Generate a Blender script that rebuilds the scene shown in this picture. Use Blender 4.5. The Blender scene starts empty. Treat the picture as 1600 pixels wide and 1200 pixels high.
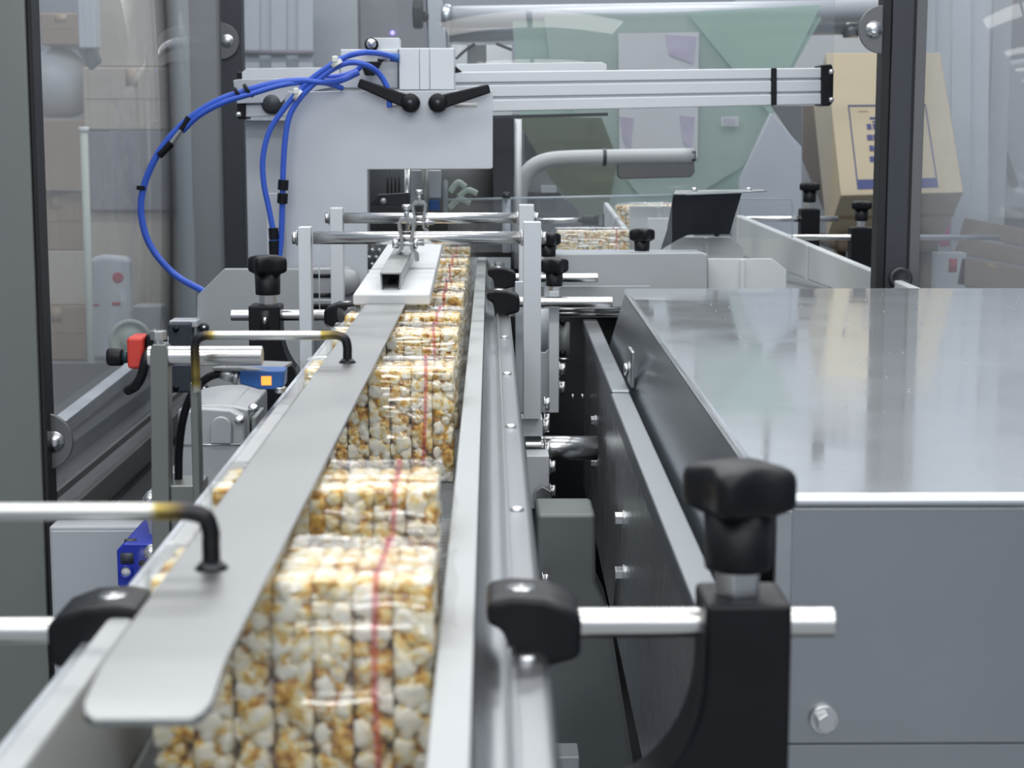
import bpy, bmesh, math, random
from mathutils import Vector, Matrix, noise
random.seed(7)
SC = bpy.context.scene
C = SC.collection

# ------------------------------------------------------------------ camera
F = 2760.0                      # focal length in pixels of the 1600x1200 frame
VPX, VPY = 766.0, 212.0         # where the conveyor direction (+Y) vanishes
ZC = 1.25                       # camera height
PITCH = math.atan((600 - VPY) / F)
YAW = -math.atan((800 - VPX) / F)
cam_d = bpy.data.cameras.new('camera')
cam = bpy.data.objects.new('camera', cam_d); C.objects.link(cam)
cam.location = (0, 0, ZC)
cam.rotation_euler = (math.pi / 2 - PITCH, 0, YAW)
cam_d.sensor_width = 36.0
cam_d.lens = 36.0 * F / 1600.0
cam_d.clip_start = 0.02
cam_d.dof.use_dof = True
cam_d.dof.focus_distance = 2.25
cam_d.dof.aperture_fstop = 13.0
SC.camera = cam
_R = (Matrix.Rotation(YAW, 3, 'Z') @ Matrix.Rotation(math.pi / 2 - PITCH, 3, 'X'))

def W(px, py, Y):
    d = _R @ Vector(((px - 800) / F, -(py - 600) / F, -1.0))
    k = Y / d.y
    return Vector((d.x * k, Y, ZC + d.z * k))
def S(px, Y): return px * Y / F
def D(drop): return ZC - drop

# ------------------------------------------------------------------ world, lights, exposure
world = bpy.data.worlds.new('world'); SC.world = world
world.use_nodes = True
bg = world.node_tree.nodes['Background']
bg.inputs[0].default_value = (0.80, 0.88, 1.0, 1)
bg.inputs[1].default_value = 0.46
LAMPS = [(x, y) for y in (-4.4, -2.7, -1.0, 0.7, 2.4, 4.2, 6.0) for x in (-0.85, 0.85)]  # row farthest behind the camera added to brighten camera-facing sides
LAMP_Z, LAMP_W = 3.0, 13.0
for i, (lx, ly) in enumerate(LAMPS):
    ld = bpy.data.lights.new('ceiling_tube_light', 'AREA')
    ld.shape = 'RECTANGLE'; ld.size = 1.6; ld.size_y = 0.40
    ld.energy = LAMP_W; ld.color = (1.0, 0.985, 0.96)
    lo = bpy.data.objects.new('ceiling_tube_light', ld); C.objects.link(lo)
    lo.location = (lx, ly, LAMP_Z)
vs = SC.view_settings
vs.view_transform = 'Standard'; vs.look = 'None'; vs.gamma = 1.0
vs.use_curve_mapping = False
vs.exposure = 0.32
SC.cycles.use_denoising = True
SC.cycles.max_bounces = 10
SC.cycles.transparent_max_bounces = 24
SC.cycles.caustics_reflective = False
SC.cycles.caustics_refractive = False
SC.cycles.sample_clamp_indirect = 6.0

# ------------------------------------------------------------------ materials
MATS = {}
def nt(name):
    m = bpy.data.materials.new(name); m.use_nodes = True
    n = m.node_tree; n.nodes.clear()
    out = n.nodes.new('ShaderNodeOutputMaterial')
    MATS[name] = m
    return m, n, out
def texco(n, scale=(1, 1, 1)):
    tc = n.nodes.new('ShaderNodeTexCoord'); mp = n.nodes.new('ShaderNodeMapping')
    mp.inputs['Scale'].default_value = scale
    n.links.new(tc.outputs['Object'], mp.inputs['Vector'])
    return mp.outputs['Vector']
def principled(name, col, rough=0.4, metal=0.0, var=0.06, nscale=25.0, stretch=(1, 1, 1), rvar=0.0, bump=0.0,
               emis=None, estr=0.0, coat=0.0, spec=0.5, smear=None):
    m, n, out = nt(name)
    p = n.nodes.new('ShaderNodeBsdfPrincipled')
    p.inputs['Roughness'].default_value = rough; p.inputs['Metallic'].default_value = metal
    p.inputs['Specular IOR Level'].default_value = spec
    p.inputs['Coat Weight'].default_value = coat
    v = texco(n, stretch)
    no = n.nodes.new('ShaderNodeTexNoise'); no.inputs['Scale'].default_value = nscale
    no.inputs['Detail'].default_value = 5.0
    n.links.new(v, no.inputs['Vector'])
    mx = n.nodes.new('ShaderNodeMix'); mx.data_type = 'RGBA'
    mx.inputs['A'].default_value = tuple(max(0, c * (1 - var)) for c in col) + (1,)
    mx.inputs['B'].default_value = tuple(min(1, c * (1 + var)) for c in col) + (1,)
    n.links.new(no.outputs['Fac'], mx.inputs['Factor'])
    n.links.new(mx.outputs['Result'], p.inputs['Base Color'])
    if rvar:
        mr = n.nodes.new('ShaderNodeMapRange')
        mr.inputs['From Min'].default_value = 0.3; mr.inputs['From Max'].default_value = 0.7
        mr.inputs['To Min'].default_value = max(0.02, rough - rvar); mr.inputs['To Max'].default_value = rough + rvar
        n.links.new(no.outputs['Fac'], mr.inputs['Value'])
        n.links.new(mr.outputs['Result'], p.inputs['Roughness'])
    if bump:
        b = n.nodes.new('ShaderNodeBump'); b.inputs['Strength'].default_value = bump
        b.inputs['Distance'].default_value = 0.001
        n.links.new(no.outputs['Fac'], b.inputs['Height']); n.links.new(b.outputs['Normal'], p.inputs['Normal'])
    if emis:
        p.inputs['Emission Color'].default_value = tuple(emis) + (1,); p.inputs['Emission Strength'].default_value = estr
    n.links.new(p.outputs['BSDF'], out.inputs['Surface'])
    return m
def clear(name, tint=(0.95, 0.97, 0.98), haze=0.04, hcol=(0.8, 0.85, 0.9), ior=1.45, rough=0.03, bump=0.0, bscale=60, gain=1.0):
    m, n, out = nt(name)
    tr = n.nodes.new('ShaderNodeBsdfTransparent'); tr.inputs[0].default_value = tuple(tint) + (1,)
    gl = n.nodes.new('ShaderNodeBsdfGlossy'); gl.inputs['Roughness'].default_value = rough
    df = n.nodes.new('ShaderNodeBsdfDiffuse'); df.inputs[0].default_value = tuple(hcol) + (1,)
    fr = n.nodes.new('ShaderNodeFresnel'); fr.inputs['IOR'].default_value = ior
    if gain != 1.0:
        ml = n.nodes.new('ShaderNodeMath'); ml.operation = 'MULTIPLY'; ml.use_clamp = True
        ml.inputs[1].default_value = gain
        n.links.new(fr.outputs[0], ml.inputs[0])
        mn = n.nodes.new('ShaderNodeMath'); mn.operation = 'MINIMUM'; mn.inputs[1].default_value = 0.30
        n.links.new(ml.outputs[0], mn.inputs[0]); fo = mn.outputs[0]
    else:
        fo = fr.outputs[0]
    ge = n.nodes.new('ShaderNodeNewGeometry'); iv = n.nodes.new('ShaderNodeMath'); iv.operation = 'SUBTRACT'; iv.inputs[0].default_value = 1.0
    n.links.new(ge.outputs['Backfacing'], iv.inputs[1])
    mb = n.nodes.new('ShaderNodeMath'); mb.operation = 'MULTIPLY'; n.links.new(fo, mb.inputs[0]); n.links.new(iv.outputs[0], mb.inputs[1]); fo = mb.outputs[0]
    m1 = n.nodes.new('ShaderNodeMixShader'); m2 = n.nodes.new('ShaderNodeMixShader')
    m1.inputs[0].default_value = haze
    n.links.new(tr.outputs[0], m1.inputs[1]); n.links.new(df.outputs[0], m1.inputs[2])
    n.links.new(fo, m2.inputs[0]); n.links.new(m1.outputs[0], m2.inputs[1]); n.links.new(gl.outputs[0], m2.inputs[2])
    if bump:
        v = texco(n); no = n.nodes.new('ShaderNodeTexNoise'); no.inputs['Scale'].default_value = bscale
        n.links.new(v, no.inputs['Vector'])
        b = n.nodes.new('ShaderNodeBump'); b.inputs['Strength'].default_value = bump; b.inputs['Distance'].default_value = 0.002
        n.links.new(no.outputs['Fac'], b.inputs['Height']); n.links.new(b.outputs['Normal'], gl.inputs['Normal']); n.links.new(b.outputs['Normal'], fr.inputs['Normal'])
    n.links.new(m2.outputs[0], out.inputs['Surface'])
    return m

principled('concrete', (0.33, 0.34, 0.35), 0.6, 0, 0.15, 3)
principled('wall_paint', (0.62, 0.65, 0.68), 0.7, 0, 0.05, 1.5)
principled('satin_steel', (0.50, 0.52, 0.535), 0.34, 1.0, 0.08, 14, (1, 1, 6), 0.06)
principled('bar_steel', (0.355, 0.37, 0.375), 0.40, 1.0, 0.10, 11, (1, 1, 1), 0.05)
principled('rail_steel', (0.39, 0.41, 0.43), 0.32, 1.0, 0.06, 9, (4, 0.3, 1), 0.03)
principled('lid_steel', (0.67, 0.71, 0.75), 0.09, 0.55, 0.05, 7, (1, 1, 1), 0.06)
principled('side_steel', (0.52, 0.55, 0.58), 0.24, 1.0, 0.12, 10, (1, 0.6, 2), 0.02)
principled('front_steel', (0.41, 0.43, 0.45), 0.34, 1.0, 0.10, 4, (1, 1, 1), 0.05)
principled('panel_steel', (0.66, 0.69, 0.72), 0.30, 1.0, 0.15, 20, (1, 6, 1), 0.06)
principled('flange_steel', (0.32, 0.345, 0.37), 0.42, 1.0, 0.05, 30)
principled('rod_steel', (0.74, 0.74, 0.73), 0.20, 1.0, 0.04, 40)
principled('bolt_steel', (0.70, 0.71, 0.72), 0.26, 1.0, 0.06, 90)
principled('aluminium', (0.58, 0.61, 0.65), 0.40, 0.85, 0.06, 20, (1, 1, 1), 0.05)
principled('cylinder_aluminium', (0.70, 0.73, 0.77), 0.42, 0.35, 0.03, 10)
principled('grey_plate', (0.64, 0.68, 0.73), 0.45, 0.25, 0.08, 9, (1, 1, 1), 0.06)
principled('white_post', (0.74, 0.78, 0.82), 0.45, 0.15, 0.03, 10)
principled('cabinet_grey', (0.46, 0.49, 0.51), 0.5, 0.1, 0.05, 8)
principled('white_plastic', (0.49, 0.515, 0.525), 0.36, 0, 0.05, 12)
principled('bright_plastic', (0.74, 0.77, 0.79), 0.36, 0, 0.04, 12)
principled('milky_plastic', (0.66, 0.69, 0.70), 0.42, 0, 0.06, 6)
principled('black_plastic', (0.005, 0.006, 0.009), 0.42, 0, 0.3, 40, (1, 1, 1), 0.08, spec=0.32)
principled('black_and_shade', (0.010, 0.011, 0.014), 0.5, 0, 0.3, 10)  # real black parts, plus the bed and box coloured as shadow
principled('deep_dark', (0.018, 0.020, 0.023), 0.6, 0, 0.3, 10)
principled('dark_housing', (0.27, 0.295, 0.30), 0.45, 0.2, 0.15, 12)
principled('navy_grey', (0.045, 0.055, 0.075), 0.45, 0, 0.1, 20)
principled('post_steel', (0.26, 0.275, 0.265), 0.38, 0.75, 0.06, 18, (1, 1, 0.1), 0.05)
principled('dark_post', (0.07, 0.075, 0.085), 0.38, 0.6, 0.10, 18, (1, 1, 0.2))
principled('mid_post', (0.17, 0.175, 0.18), 0.40, 0.5, 0.08, 18, (1, 1, 0.2))
principled('blue_tube', (0.045, 0.13, 0.66), 0.32, 0, 0.05, 30)
principled('blue_cast', (0.008, 0.028, 0.40), 0.36, 0, 0.12, 60)
principled('sensor_blue', (0.03, 0.13, 0.42), 0.3, 0, 0.12, 40)
principled('lamp_orange', (0.9, 0.3, 0.03), 0.4, 0, 0.05, 40, emis=(1.0, 0.30, 0.05), estr=1.2)
principled('lamp_blue', (0.1, 0.1, 0.9), 0.4, 0, 0.05, 40, emis=(0.25, 0.2, 1.0), estr=3.0)
principled('red_plastic', (0.70, 0.062, 0.045), 0.42, 0, 0.10, 90)
principled('teal_dark', (0.015, 0.05, 0.06), 0.4, 0, 0.1, 30)
principled('cast_aluminium', (0.44, 0.46, 0.48), 0.46, 0.45, 0.10, 30, (1, 1, 1), 0.05, 0.2)
principled('tie_white', (0.80, 0.82, 0.80), 0.4, 0, 0.03, 20)
principled('cardboard', (0.55, 0.475, 0.34), 0.75, 0, 0.06, 9)
principled('cardboard_pale', (0.56, 0.50, 0.41), 0.8, 0, 0.08, 5)
principled('cardboard_brown', (0.36, 0.27, 0.18), 0.8, 0, 0.14, 6)
principled('cardboard_dark', (0.16, 0.12, 0.085), 0.8, 0, 0.2, 7)
principled('tape_tan', (0.40, 0.30, 0.18), 0.4, 0, 0.08, 10)
principled('print_blue', (0.06, 0.075, 0.22), 0.6, 0, 0.1, 30)
principled('sack_white', (0.55, 0.58, 0.60), 0.7, 0, 0.10, 8)
principled('mark_red', (0.45, 0.03, 0.06), 0.6, 0, 0.1, 20)
principled('crate_grey', (0.24, 0.24, 0.26), 0.6, 0, 0.12, 8)
principled('pink_plastic', (0.62, 0.10, 0.30), 0.5, 0, 0.1, 20)
principled('wood', (0.24, 0.20, 0.155), 0.7, 0, 0.25, 6, (1, 8, 1))
principled('curtain', (0.55, 0.60, 0.65), 0.5, 0, 0.08, 5)
principled('pale_green', (0.50, 0.56, 0.50), 0.6, 0, 0.05, 10)
principled('lilac_print', (0.56, 0.52, 0.66), 0.5, 0, 0.45, 14)
principled('label_white', (0.72, 0.73, 0.75), 0.5, 0, 0.06, 10)
principled('black_steel', (0.028, 0.030, 0.034), 0.22, 0.9, 0.5, 10, (1, 1, 1), 0.08)
principled('lamp_housing', (0.7, 0.7, 0.7), 0.5)
principled('belt_plastic', (0.34, 0.36, 0.38), 0.5, 0, 0.12, 60)
clear('acrylic', (0.955, 0.965, 0.975), 0.06, (0.75, 0.80, 0.86), 1.42, 0.02)
clear('acrylic_hazy', (0.93, 0.945, 0.96), 0.18, (0.74, 0.77, 0.81), 1.45, 0.04)
clear('acrylic_edge', (0.75, 0.82, 0.86), 0.35, (0.85, 0.92, 0.95), 1.5, 0.1)
clear('wrap_film', (0.985, 0.985, 0.98), 0.02, (0.95, 0.96, 0.97), 1.50, 0.08, 0.0, 240, 3.2)
clear('tear_tape', (0.95, 0.64, 0.67), 0.24, (0.60, 0.14, 0.22), 1.4, 0.12)
clear('green_film', (0.82, 0.93, 0.88), 0.50, (0.60, 0.76, 0.69), 1.35, 0.15)
clear('pale_film', (0.86, 0.93, 0.90), 0.45, (0.72, 0.82, 0.78), 1.35, 0.15)
clear('olive_film', (0.50, 0.55, 0.46), 0.42, (0.25, 0.27, 0.19), 1.35, 0.2)

# weld-blackened rod: colour follows the heat tint along the rod, held in a vertex attribute
m, n, out = nt('tinted_rod')
p = n.nodes.new('ShaderNodeBsdfPrincipled'); p.inputs['Metallic'].default_value = 1.0; p.inputs['Roughness'].default_value = 0.33
at = n.nodes.new('ShaderNodeUVMap'); at.uv_map = 'heat'; sx = n.nodes.new('ShaderNodeSeparateXYZ'); n.links.new(at.outputs[0], sx.inputs[0])
cr = n.nodes.new('ShaderNodeValToRGB')
els = cr.color_ramp.elements
els[0].position = 0.0; els[0].color = (0.66, 0.67, 0.66, 1)
els[1].position = 1.0; els[1].color = (0.035, 0.033, 0.036, 1)
for pos, col in ((0.30, (0.64, 0.64, 0.60)), (0.45, (0.38, 0.30, 0.08)), (0.62, (0.13, 0.10, 0.05)), (0.75, (0.05, 0.05, 0.055))):
    e = els.new(pos); e.color = col + (1,)
n.links.new(sx.outputs[0], cr.inputs[0]); n.links.new(cr.outputs[0], p.inputs['Base Color'])
n.links.new(p.outputs[0], out.inputs[0])

# puffed corn: white flesh with caramel coats; tone per kernel in 'kern', patches by noise
m, n, out = nt('puffed_corn')
p = n.nodes.new('ShaderNodeBsdfPrincipled'); p.inputs['Roughness'].default_value = 0.42
p.inputs['Subsurface Weight'].default_value = 0.0
oi = n.nodes.new('ShaderNodeObjectInfo'); at = n.nodes.new('ShaderNodeUVMap'); at.uv_map = 'kern'; sx = n.nodes.new('ShaderNodeSeparateXYZ'); n.links.new(at.outputs[0], sx.inputs[0])
tc = n.nodes.new('ShaderNodeTexCoord')
no = n.nodes.new('ShaderNodeTexNoise'); no.noise_dimensions = '4D'; no.inputs['Scale'].default_value = 155; no.inputs['Detail'].default_value = 3
mw = n.nodes.new('ShaderNodeMath'); mw.operation = 'MULTIPLY'; mw.inputs[1].default_value = 37.0
n.links.new(oi.outputs['Random'], mw.inputs[0]); n.links.new(mw.outputs[0], no.inputs['W'])
n.links.new(tc.outputs['Object'], no.inputs['Vector'])
ma = n.nodes.new('ShaderNodeMath'); ma.operation = 'MULTIPLY_ADD'; ma.inputs[1].default_value = 0.36
n.links.new(sx.outputs[0], ma.inputs[0]); n.links.new(no.outputs['Fac'], ma.inputs[2])
cr = n.nodes.new('ShaderNodeValToRGB'); els = cr.color_ramp.elements
els[0].position = 0.36; els[0].color = (0.22, 0.075, 0.006, 1)
els[1].position = 0.98; els[1].color = (0.97, 0.94, 0.86, 1)
for pos, col in ((0.45, (0.52, 0.22, 0.02)), (0.54, (0.82, 0.48, 0.07)), (0.63, (0.90, 0.74, 0.36)), (0.73, (0.97, 0.90, 0.71))):
    e = els.new(pos); e.color = col + (1,)
n.links.new(ma.outputs[0], cr.inputs[0]); n.links.new(cr.outputs[0], p.inputs['Base Color'])
n.links.new(p.outputs[0], out.inputs[0])

# ------------------------------------------------------------------ mesh helpers
class G:
    def __init__(s): s.bm = bmesh.new()
    def box(s, x0, x1, y0, y1, z0, z1):
        v = [s.bm.verts.new(p) for p in ((x0, y0, z0), (x1, y0, z0), (x1, y1, z0), (x0, y1, z0), (x0, y0, z1), (x1, y0, z1), (x1, y1, z1), (x0, y1, z1))]
        for f in ((3, 2, 1, 0), (4, 5, 6, 7), (0, 1, 5, 4), (1, 2, 6, 5), (2, 3, 7, 6), (3, 0, 4, 7)): s.bm.faces.new([v[i] for i in f])
        return s
    def boxpx(s, px0, py0, px1, py1, Y, t):
        a = W(px0, py0, Y); b = W(px1, py1, Y)
        return s.box(a.x, b.x, Y, Y + t, b.z, a.z)
    def prism(s, pts, ext):
        ext = Vector(ext); pts = [Vector(p) for p in pts]
        a = [s.bm.verts.new(p) for p in pts]; b = [s.bm.verts.new(p + ext) for p in pts]
        s.bm.faces.new(a); s.bm.faces.new(b[::-1])
        k = len(pts)
        for i in range(k): s.bm.faces.new((a[i], b[i], b[(i + 1) % k], a[(i + 1) % k]))
        bmesh.ops.recalc_face_normals(s.bm, faces=s.bm.faces[:])
        return s
    def plate(s, pxs, Y, t): return s.prism([W(x, y, Y) for x, y in pxs], (0, t, 0))
    def profile(s, xz, y0, y1): return s.prism([(x, y0, z) for x, z in xz], (0, y1 - y0, 0))
    def cyl(s, p, q, r, n=20, r2=None, cap=True):
        p = Vector(p); q = Vector(q); ax = (q - p).normalized()
        u = ax.orthogonal().normalized()
        if abs(ax.z) < 0.9: u = ax.cross(Vector((0, 0, 1))).normalized()
        w = ax.cross(u); r2 = r if r2 is None else r2
        A = []; B = []
        for i in range(n):
            t = 2 * math.pi * (i + 0.5) / n; d = u * math.cos(t) + w * math.sin(t)
            A.append(s.bm.verts.new(p + d * r)); B.append(s.bm.verts.new(q + d * r2))
        for i in range(n): s.bm.faces.new((A[i], A[(i + 1) % n], B[(i + 1) % n], B[i]))
        if cap: s.bm.faces.new(A[::-1]); s.bm.faces.new(B)
        return s
    def lathe(s, prof, origin, axis=(0, 0, 1), n=24, star=None):
        o = Vector(origin); ax = Vector(axis).normalized(); u = ax.orthogonal().normalized()
        if abs(ax.z) > 0.9: u = Vector((1, 0, 0))
        w = ax.cross(u); rings = []
        for r, h in prof:
            ring = []
            for i in range(n):
                t = 2 * math.pi * i / n; k = star(t, r) if star else r
                ring.append(s.bm.verts.new(o + ax * h + (u * math.cos(t) + w * math.sin(t)) * k))
            rings.append(ring)
        for a, b in zip(rings, rings[1:]):
            for i in range(n): s.bm.faces.new((a[i], a[(i + 1) % n], b[(i + 1) % n], b[i]))
        s.bm.faces.new(rings[0][::-1]); s.bm.faces.new(rings[-1])
        return s
    def tube(s, pts, r, n=12, sub=6, attr=None):
        P = [Vector(p) for p in pts]; path = []; hv = []
        if sub > 1 and len(P) > 2:
            E = [P[0] * 2 - P[1]] + P + [P[-1] * 2 - P[-2]]
            H = None if attr is None else [attr[0]] + list(attr) + [attr[-1]]
            for i in range(1, len(E) - 2):
                for k in range(sub):
                    t = k / sub
                    a, b, c, d = E[i - 1], E[i], E[i + 1], E[i + 2]
                    path.append(0.5 * ((2 * b) + (c - a) * t + (2 * a - 5 * b + 4 * c - d) * t * t + (3 * b - a - 3 * c + d) * t ** 3))
                    if H: hv.append(H[i] * (1 - t) + H[i + 1] * t)
            path.append(P[-1])
            if H: hv.append(H[-2])
        else:
            path = P; hv = list(attr) if attr else []
        lay = s.bm.verts.layers.float.new('heat') if attr and 'heat' not in s.bm.verts.layers.float else (s.bm.verts.layers.float['heat'] if attr else None)
        up = None; rings = []
        for i, q in enumerate(path):
            tg = (path[min(i + 1, len(path) - 1)] - path[max(i - 1, 0)]).normalized()
            if up is None: up = tg.orthogonal().normalized()
            up = (up - tg * up.dot(tg)).normalized(); w = tg.cross(up)
            ring = []
            for k in range(n):
                t = 2 * math.pi * k / n
                v = s.bm.verts.new(q + (up * math.cos(t) + w * math.sin(t)) * r)
                if lay is not None: v[lay] = hv[i]
                ring.append(v)
            rings.append(ring)
        for a, b in zip(rings, rings[1:]):
            for k in range(n): s.bm.faces.new((a[k], a[(k + 1) % n], b[(k + 1) % n], b[k]))
        s.bm.faces.new(rings[0][::-1]); s.bm.faces.new(rings[-1])
        return s
    def hexbolt(s, p, axis, r=0.008, h=0.006, washer=True):
        p = Vector(p); a = Vector(axis).normalized()
        if washer:
            s.cyl(p, p + a * 0.0016, r * 1.25, 20); p = p + a * 0.0016
        return s.cyl(p, p + a * h, r, 6)

def build_mesh(g, name, sharp=0.6):
    bm = g.bm
    for f in bm.faces: f.smooth = True
    for e in bm.edges:
        if len(e.link_faces) == 2:
            e.smooth = e.calc_face_angle(0.0) < sharp
    for ln in ('heat', 'kern'):                 # per-vertex values travel in a UV layer
        if ln in bm.verts.layers.float.keys():
            lay = bm.verts.layers.float[ln]; uv = bm.loops.layers.uv.new(ln)
            for f in bm.faces:
                for l in f.loops: l[uv].uv = (l.vert[lay], 0.0)
    me = bpy.data.meshes.new(name); bm.to_mesh(me); bm.free()
    return me
WORLD = {}
def wloc(o): return WORLD.get(o.name, Vector((0, 0, 0)))
def obj(name, g, mat, parent=None, bevel=0.0, seg=2, sharp=0.6, label=None):
    me = build_mesh(g, name, sharp) if isinstance(g, G) else g
    if mat and not me.materials: me.materials.append(MATS[mat])
    o = bpy.data.objects.new(name, me); C.objects.link(o)
    if parent is not None:
        o.parent = parent; o.location = -wloc(parent)
    WORLD[o.name] = Vector((0, 0, 0))
    if bevel:
        b = o.modifiers.new('bevel', 'BEVEL'); b.width = bevel; b.segments = seg; b.limit_method = 'ANGLE'; b.angle_limit = math.radians(35)
        b.harden_normals = True
    if label: o['label'] = label
    return o
def tag(o, label, cat, group=None):
    o['label'] = label; o['category'] = cat
    if group: o['group'] = group
    return o
def thing(name, label, cat, loc, group=None):
    o = bpy.data.objects.new(name, None); C.objects.link(o); o.location = loc
    o.empty_display_size = 0.02
    WORLD[o.name] = Vector(loc)
    return tag(o, label, cat, group)
def struct(o): o['kind'] = 'structure'; return o
def dup(root, loc, label=None):
    r = root.copy(); C.objects.link(r); r.location = loc
    if label: r['label'] = label
    for ch in list(root.children):
        c = ch.copy(); C.objects.link(c); c.parent = r
        for gch in list(ch.children):
            d = gch.copy(); C.objects.link(d); d.parent = c
    return r

# ------------------------------------------------------------------ room
struct(obj('floor', G().box(-4, 4.5, -4, 9.2, -0.1, 0), 'concrete'))
struct(obj('wall_back', G().box(-4, 4.5, 9.0, 9.2, 0, 3.6), 'wall_paint'))
struct(obj('wall_left', G().box(-4.2, -4, -4, 9.2, 0, 3.6), 'wall_paint'))
struct(obj('wall_right', G().box(4.5, 4.7, -4, 9.2, 0, 3.6), 'wall_paint'))
for i, (lx, ly) in enumerate(LAMPS):
    t = thing('ceiling_lamp', 'long fluorescent ceiling lamp high above the packing line', 'lamp', (lx, ly, LAMP_Z), 'ceiling lamps over the line')
    obj('housing', G().box(lx - 0.84, lx + 0.84, ly - 0.24, ly + 0.24, LAMP_Z + 0.012, LAMP_Z + 0.07), 'lamp_housing', t, 0.01)
    obj('hanger', G().cyl((lx - 0.5, ly, LAMP_Z + 0.07), (lx - 0.5, ly, LAMP_Z + 0.6), 0.006, 8), 'lamp_housing', t)
    obj('hanger', G().cyl((lx + 0.5, ly, LAMP_Z + 0.07), (lx + 0.5, ly, LAMP_Z + 0.6), 0.006, 8), 'lamp_housing', t)

# ------------------------------------------------------------------ conveyor: belt, rails
BELT = D(0.325)
t = thing('belt_conveyor', 'grey ribbed belt conveyor running under the wrapped packs', 'conveyor', (-0.1, 2.0, BELT - 0.2))
g = G()
y = 0.30
while y < 3.75:
    g.box(-0.183, -0.026, y, y + 0.0095, BELT - 0.006, BELT); y += 0.012
o = obj('belt_ribs', g, 'belt_plastic', t); o['kind'] = 'stuff'
obj('belt_bed', G().box(-0.184, -0.026, 0.28, 3.77, BELT - 0.05, BELT - 0.0045), 'dark_housing', t)
obj('side_frame', G().box(-0.20, -0.186, 0.30, 3.7, BELT - 0.16, BELT - 0.0005), 'dark_housing', t)
obj('side_frame', G().box(-0.022, -0.006, 0.30, 3.7, BELT - 0.16, BELT - 0.0005), 'dark_housing', t)

t = thing('guide_rail', 'white plastic guide rail along the outer side of the packs, beside the motor', 'guide rail', (-0.193, 2.0, BELT))
obj('wear_strip', G().box(-0.2005, -0.186, 0.30, 3.60, BELT, D(0.249)), 'white_plastic', t, 0.003)
obj('backing_profile', G().box(-0.214, -0.201, 0.30, 3.60, BELT - 0.02, D(0.262)), 'aluminium', t, 0.001)

t = thing('guide_rail', 'steel guide rail with white top strip and row of button screws', 'guide rail', (0.0, 2.0, BELT))
obj('wear_strip', G().box(-0.0265, -0.0085, 0.30, 3.72, BELT, D(0.252)), 'white_plastic', t, 0.0012)
prof = [(-0.0080, -0.330), (-0.0080, -0.2555), (-0.0065, -0.2575), (0.0000, -0.2655), (0.0062, -0.2660), (0.0080, -0.2645), (0.0090, -0.2600), (0.0102, -0.2585), (0.0122, -0.2590), (0.0128, -0.2625),
        (0.0245, -0.2625), (0.0285, -0.2645), (0.0300, -0.2690), (0.0300, -0.3000), (0.0100, -0.3200)]
obj('rail_profile', G().profile([(x, ZC + z) for x, z in prof], 0.30, 3.70), 'rail_steel', t, 0, sharp=0.9)
y = 0.865
while y < 3.6:
    s_ = obj('screw', G().lathe([(0.0052, 0), (0.0050, 0.0012), (0.0038, 0.0026), (0.0018, 0.0032)], (0.0185, y, D(0.2626)), n=16), 'bolt_steel', t)
    y += 0.36

# ------------------------------------------------------------------ packs of puffed corn slices
PW, PD, PH, NS = 0.140, 0.082, 0.1085, 7
ST = PW / NS
def slice_mesh(seed):
    rnd = random.Random(seed); g = G(); bm = g.bm
    lay = bm.verts.layers.float.new('kern')
    tx, dy, h = ST * 0.94, PD - 0.004, PH - 0.003
    g.box(-tx / 2 + 0.004, tx / 2 - 0.004, -dy / 2 + 0.004, dy / 2 - 0.004, 0.003, h - 0.004)
    spots = []
    nz = 12
    for r in range(nz):                      # front and back faces
        for k in range(2):
            z = (r + 0.5) / nz * h + rnd.uniform(-0.004, 0.004); x = (k - 0.5) * tx * 0.5 + rnd.uniform(-0.003, 0.003)
            spots.append((x, -dy / 2 + rnd.uniform(0.002, 0.0065), z, rnd.uniform(0.0038, 0.0080), 3))
            if r % 2 == 0: spots.append((x, dy / 2 - 0.004, z, 0.0065, 1))
    for r in range(7):                       # top face
        for k in range(2):
            yy = -dy / 2 + 0.008 + r / 6 * (dy - 0.016); x = (k - 0.5) * tx * 0.5 + rnd.uniform(-0.0018, 0.0018)
            spots.append((x, yy + rnd.uniform(-0.002, 0.002), h - rnd.uniform(0.0035, 0.0055), rnd.uniform(0.005, 0.0072), 3))
    for r in range(6):                       # side faces
        for k in range(5):
            for sg in (-1, 1):
                spots.append((sg * (tx / 2 - 0.0035), -dy / 2 + 0.012 + k * 0.0145 + rnd.uniform(-.002, .002), 0.008 + r * 0.018 + rnd.uniform(-.003, .003), rnd.uniform(0.0055, 0.008), 2))
    for (x, yy, z, r, sub) in spots:
        rv = rnd.random(); off = Vector((rnd.uniform(-50, 50), rnd.uniform(-50, 50), rnd.uniform(-50, 50)))
        sx, sy, sz = rnd.uniform(0.8, 1.2), rnd.uniform(0.85, 1.1), rnd.uniform(0.8, 1.35)
        ret = bmesh.ops.create_icosphere(bm, subdivisions=sub, radius=1.0)
        for v in ret['verts']:
            c = v.co.copy()
            k = 1.0 + 0.50 * noise.noise(c * 1.5 + off) + 0.26 * noise.noise(c * 3.3 + off)
            q = Vector((x + c.x * r * k * sx, yy + c.y * r * k * sy, z + c.z * r * k * sz))
            lim = tx / 2
            if abs(q.x) > lim: q.x = math.copysign(lim + (abs(q.x) - lim) * 0.15, q.x)
            if q.y < -dy / 2: q.y = -dy / 2 + (q.y + dy / 2) * 0.25
            if q.y > dy / 2: q.y = dy / 2
            if q.z > h: q.z = h + (q.z - h) * 0.25
            if q.z < 0.0005: q.z = 0.0005
            v.co = q; v[lay] = rv
    me = build_mesh(g, 'slice', 3.0); me.materials.append(MATS['puffed_corn'])
    return me
SLICES = [slice_mesh(11 + i) for i in range(5)]

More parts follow.
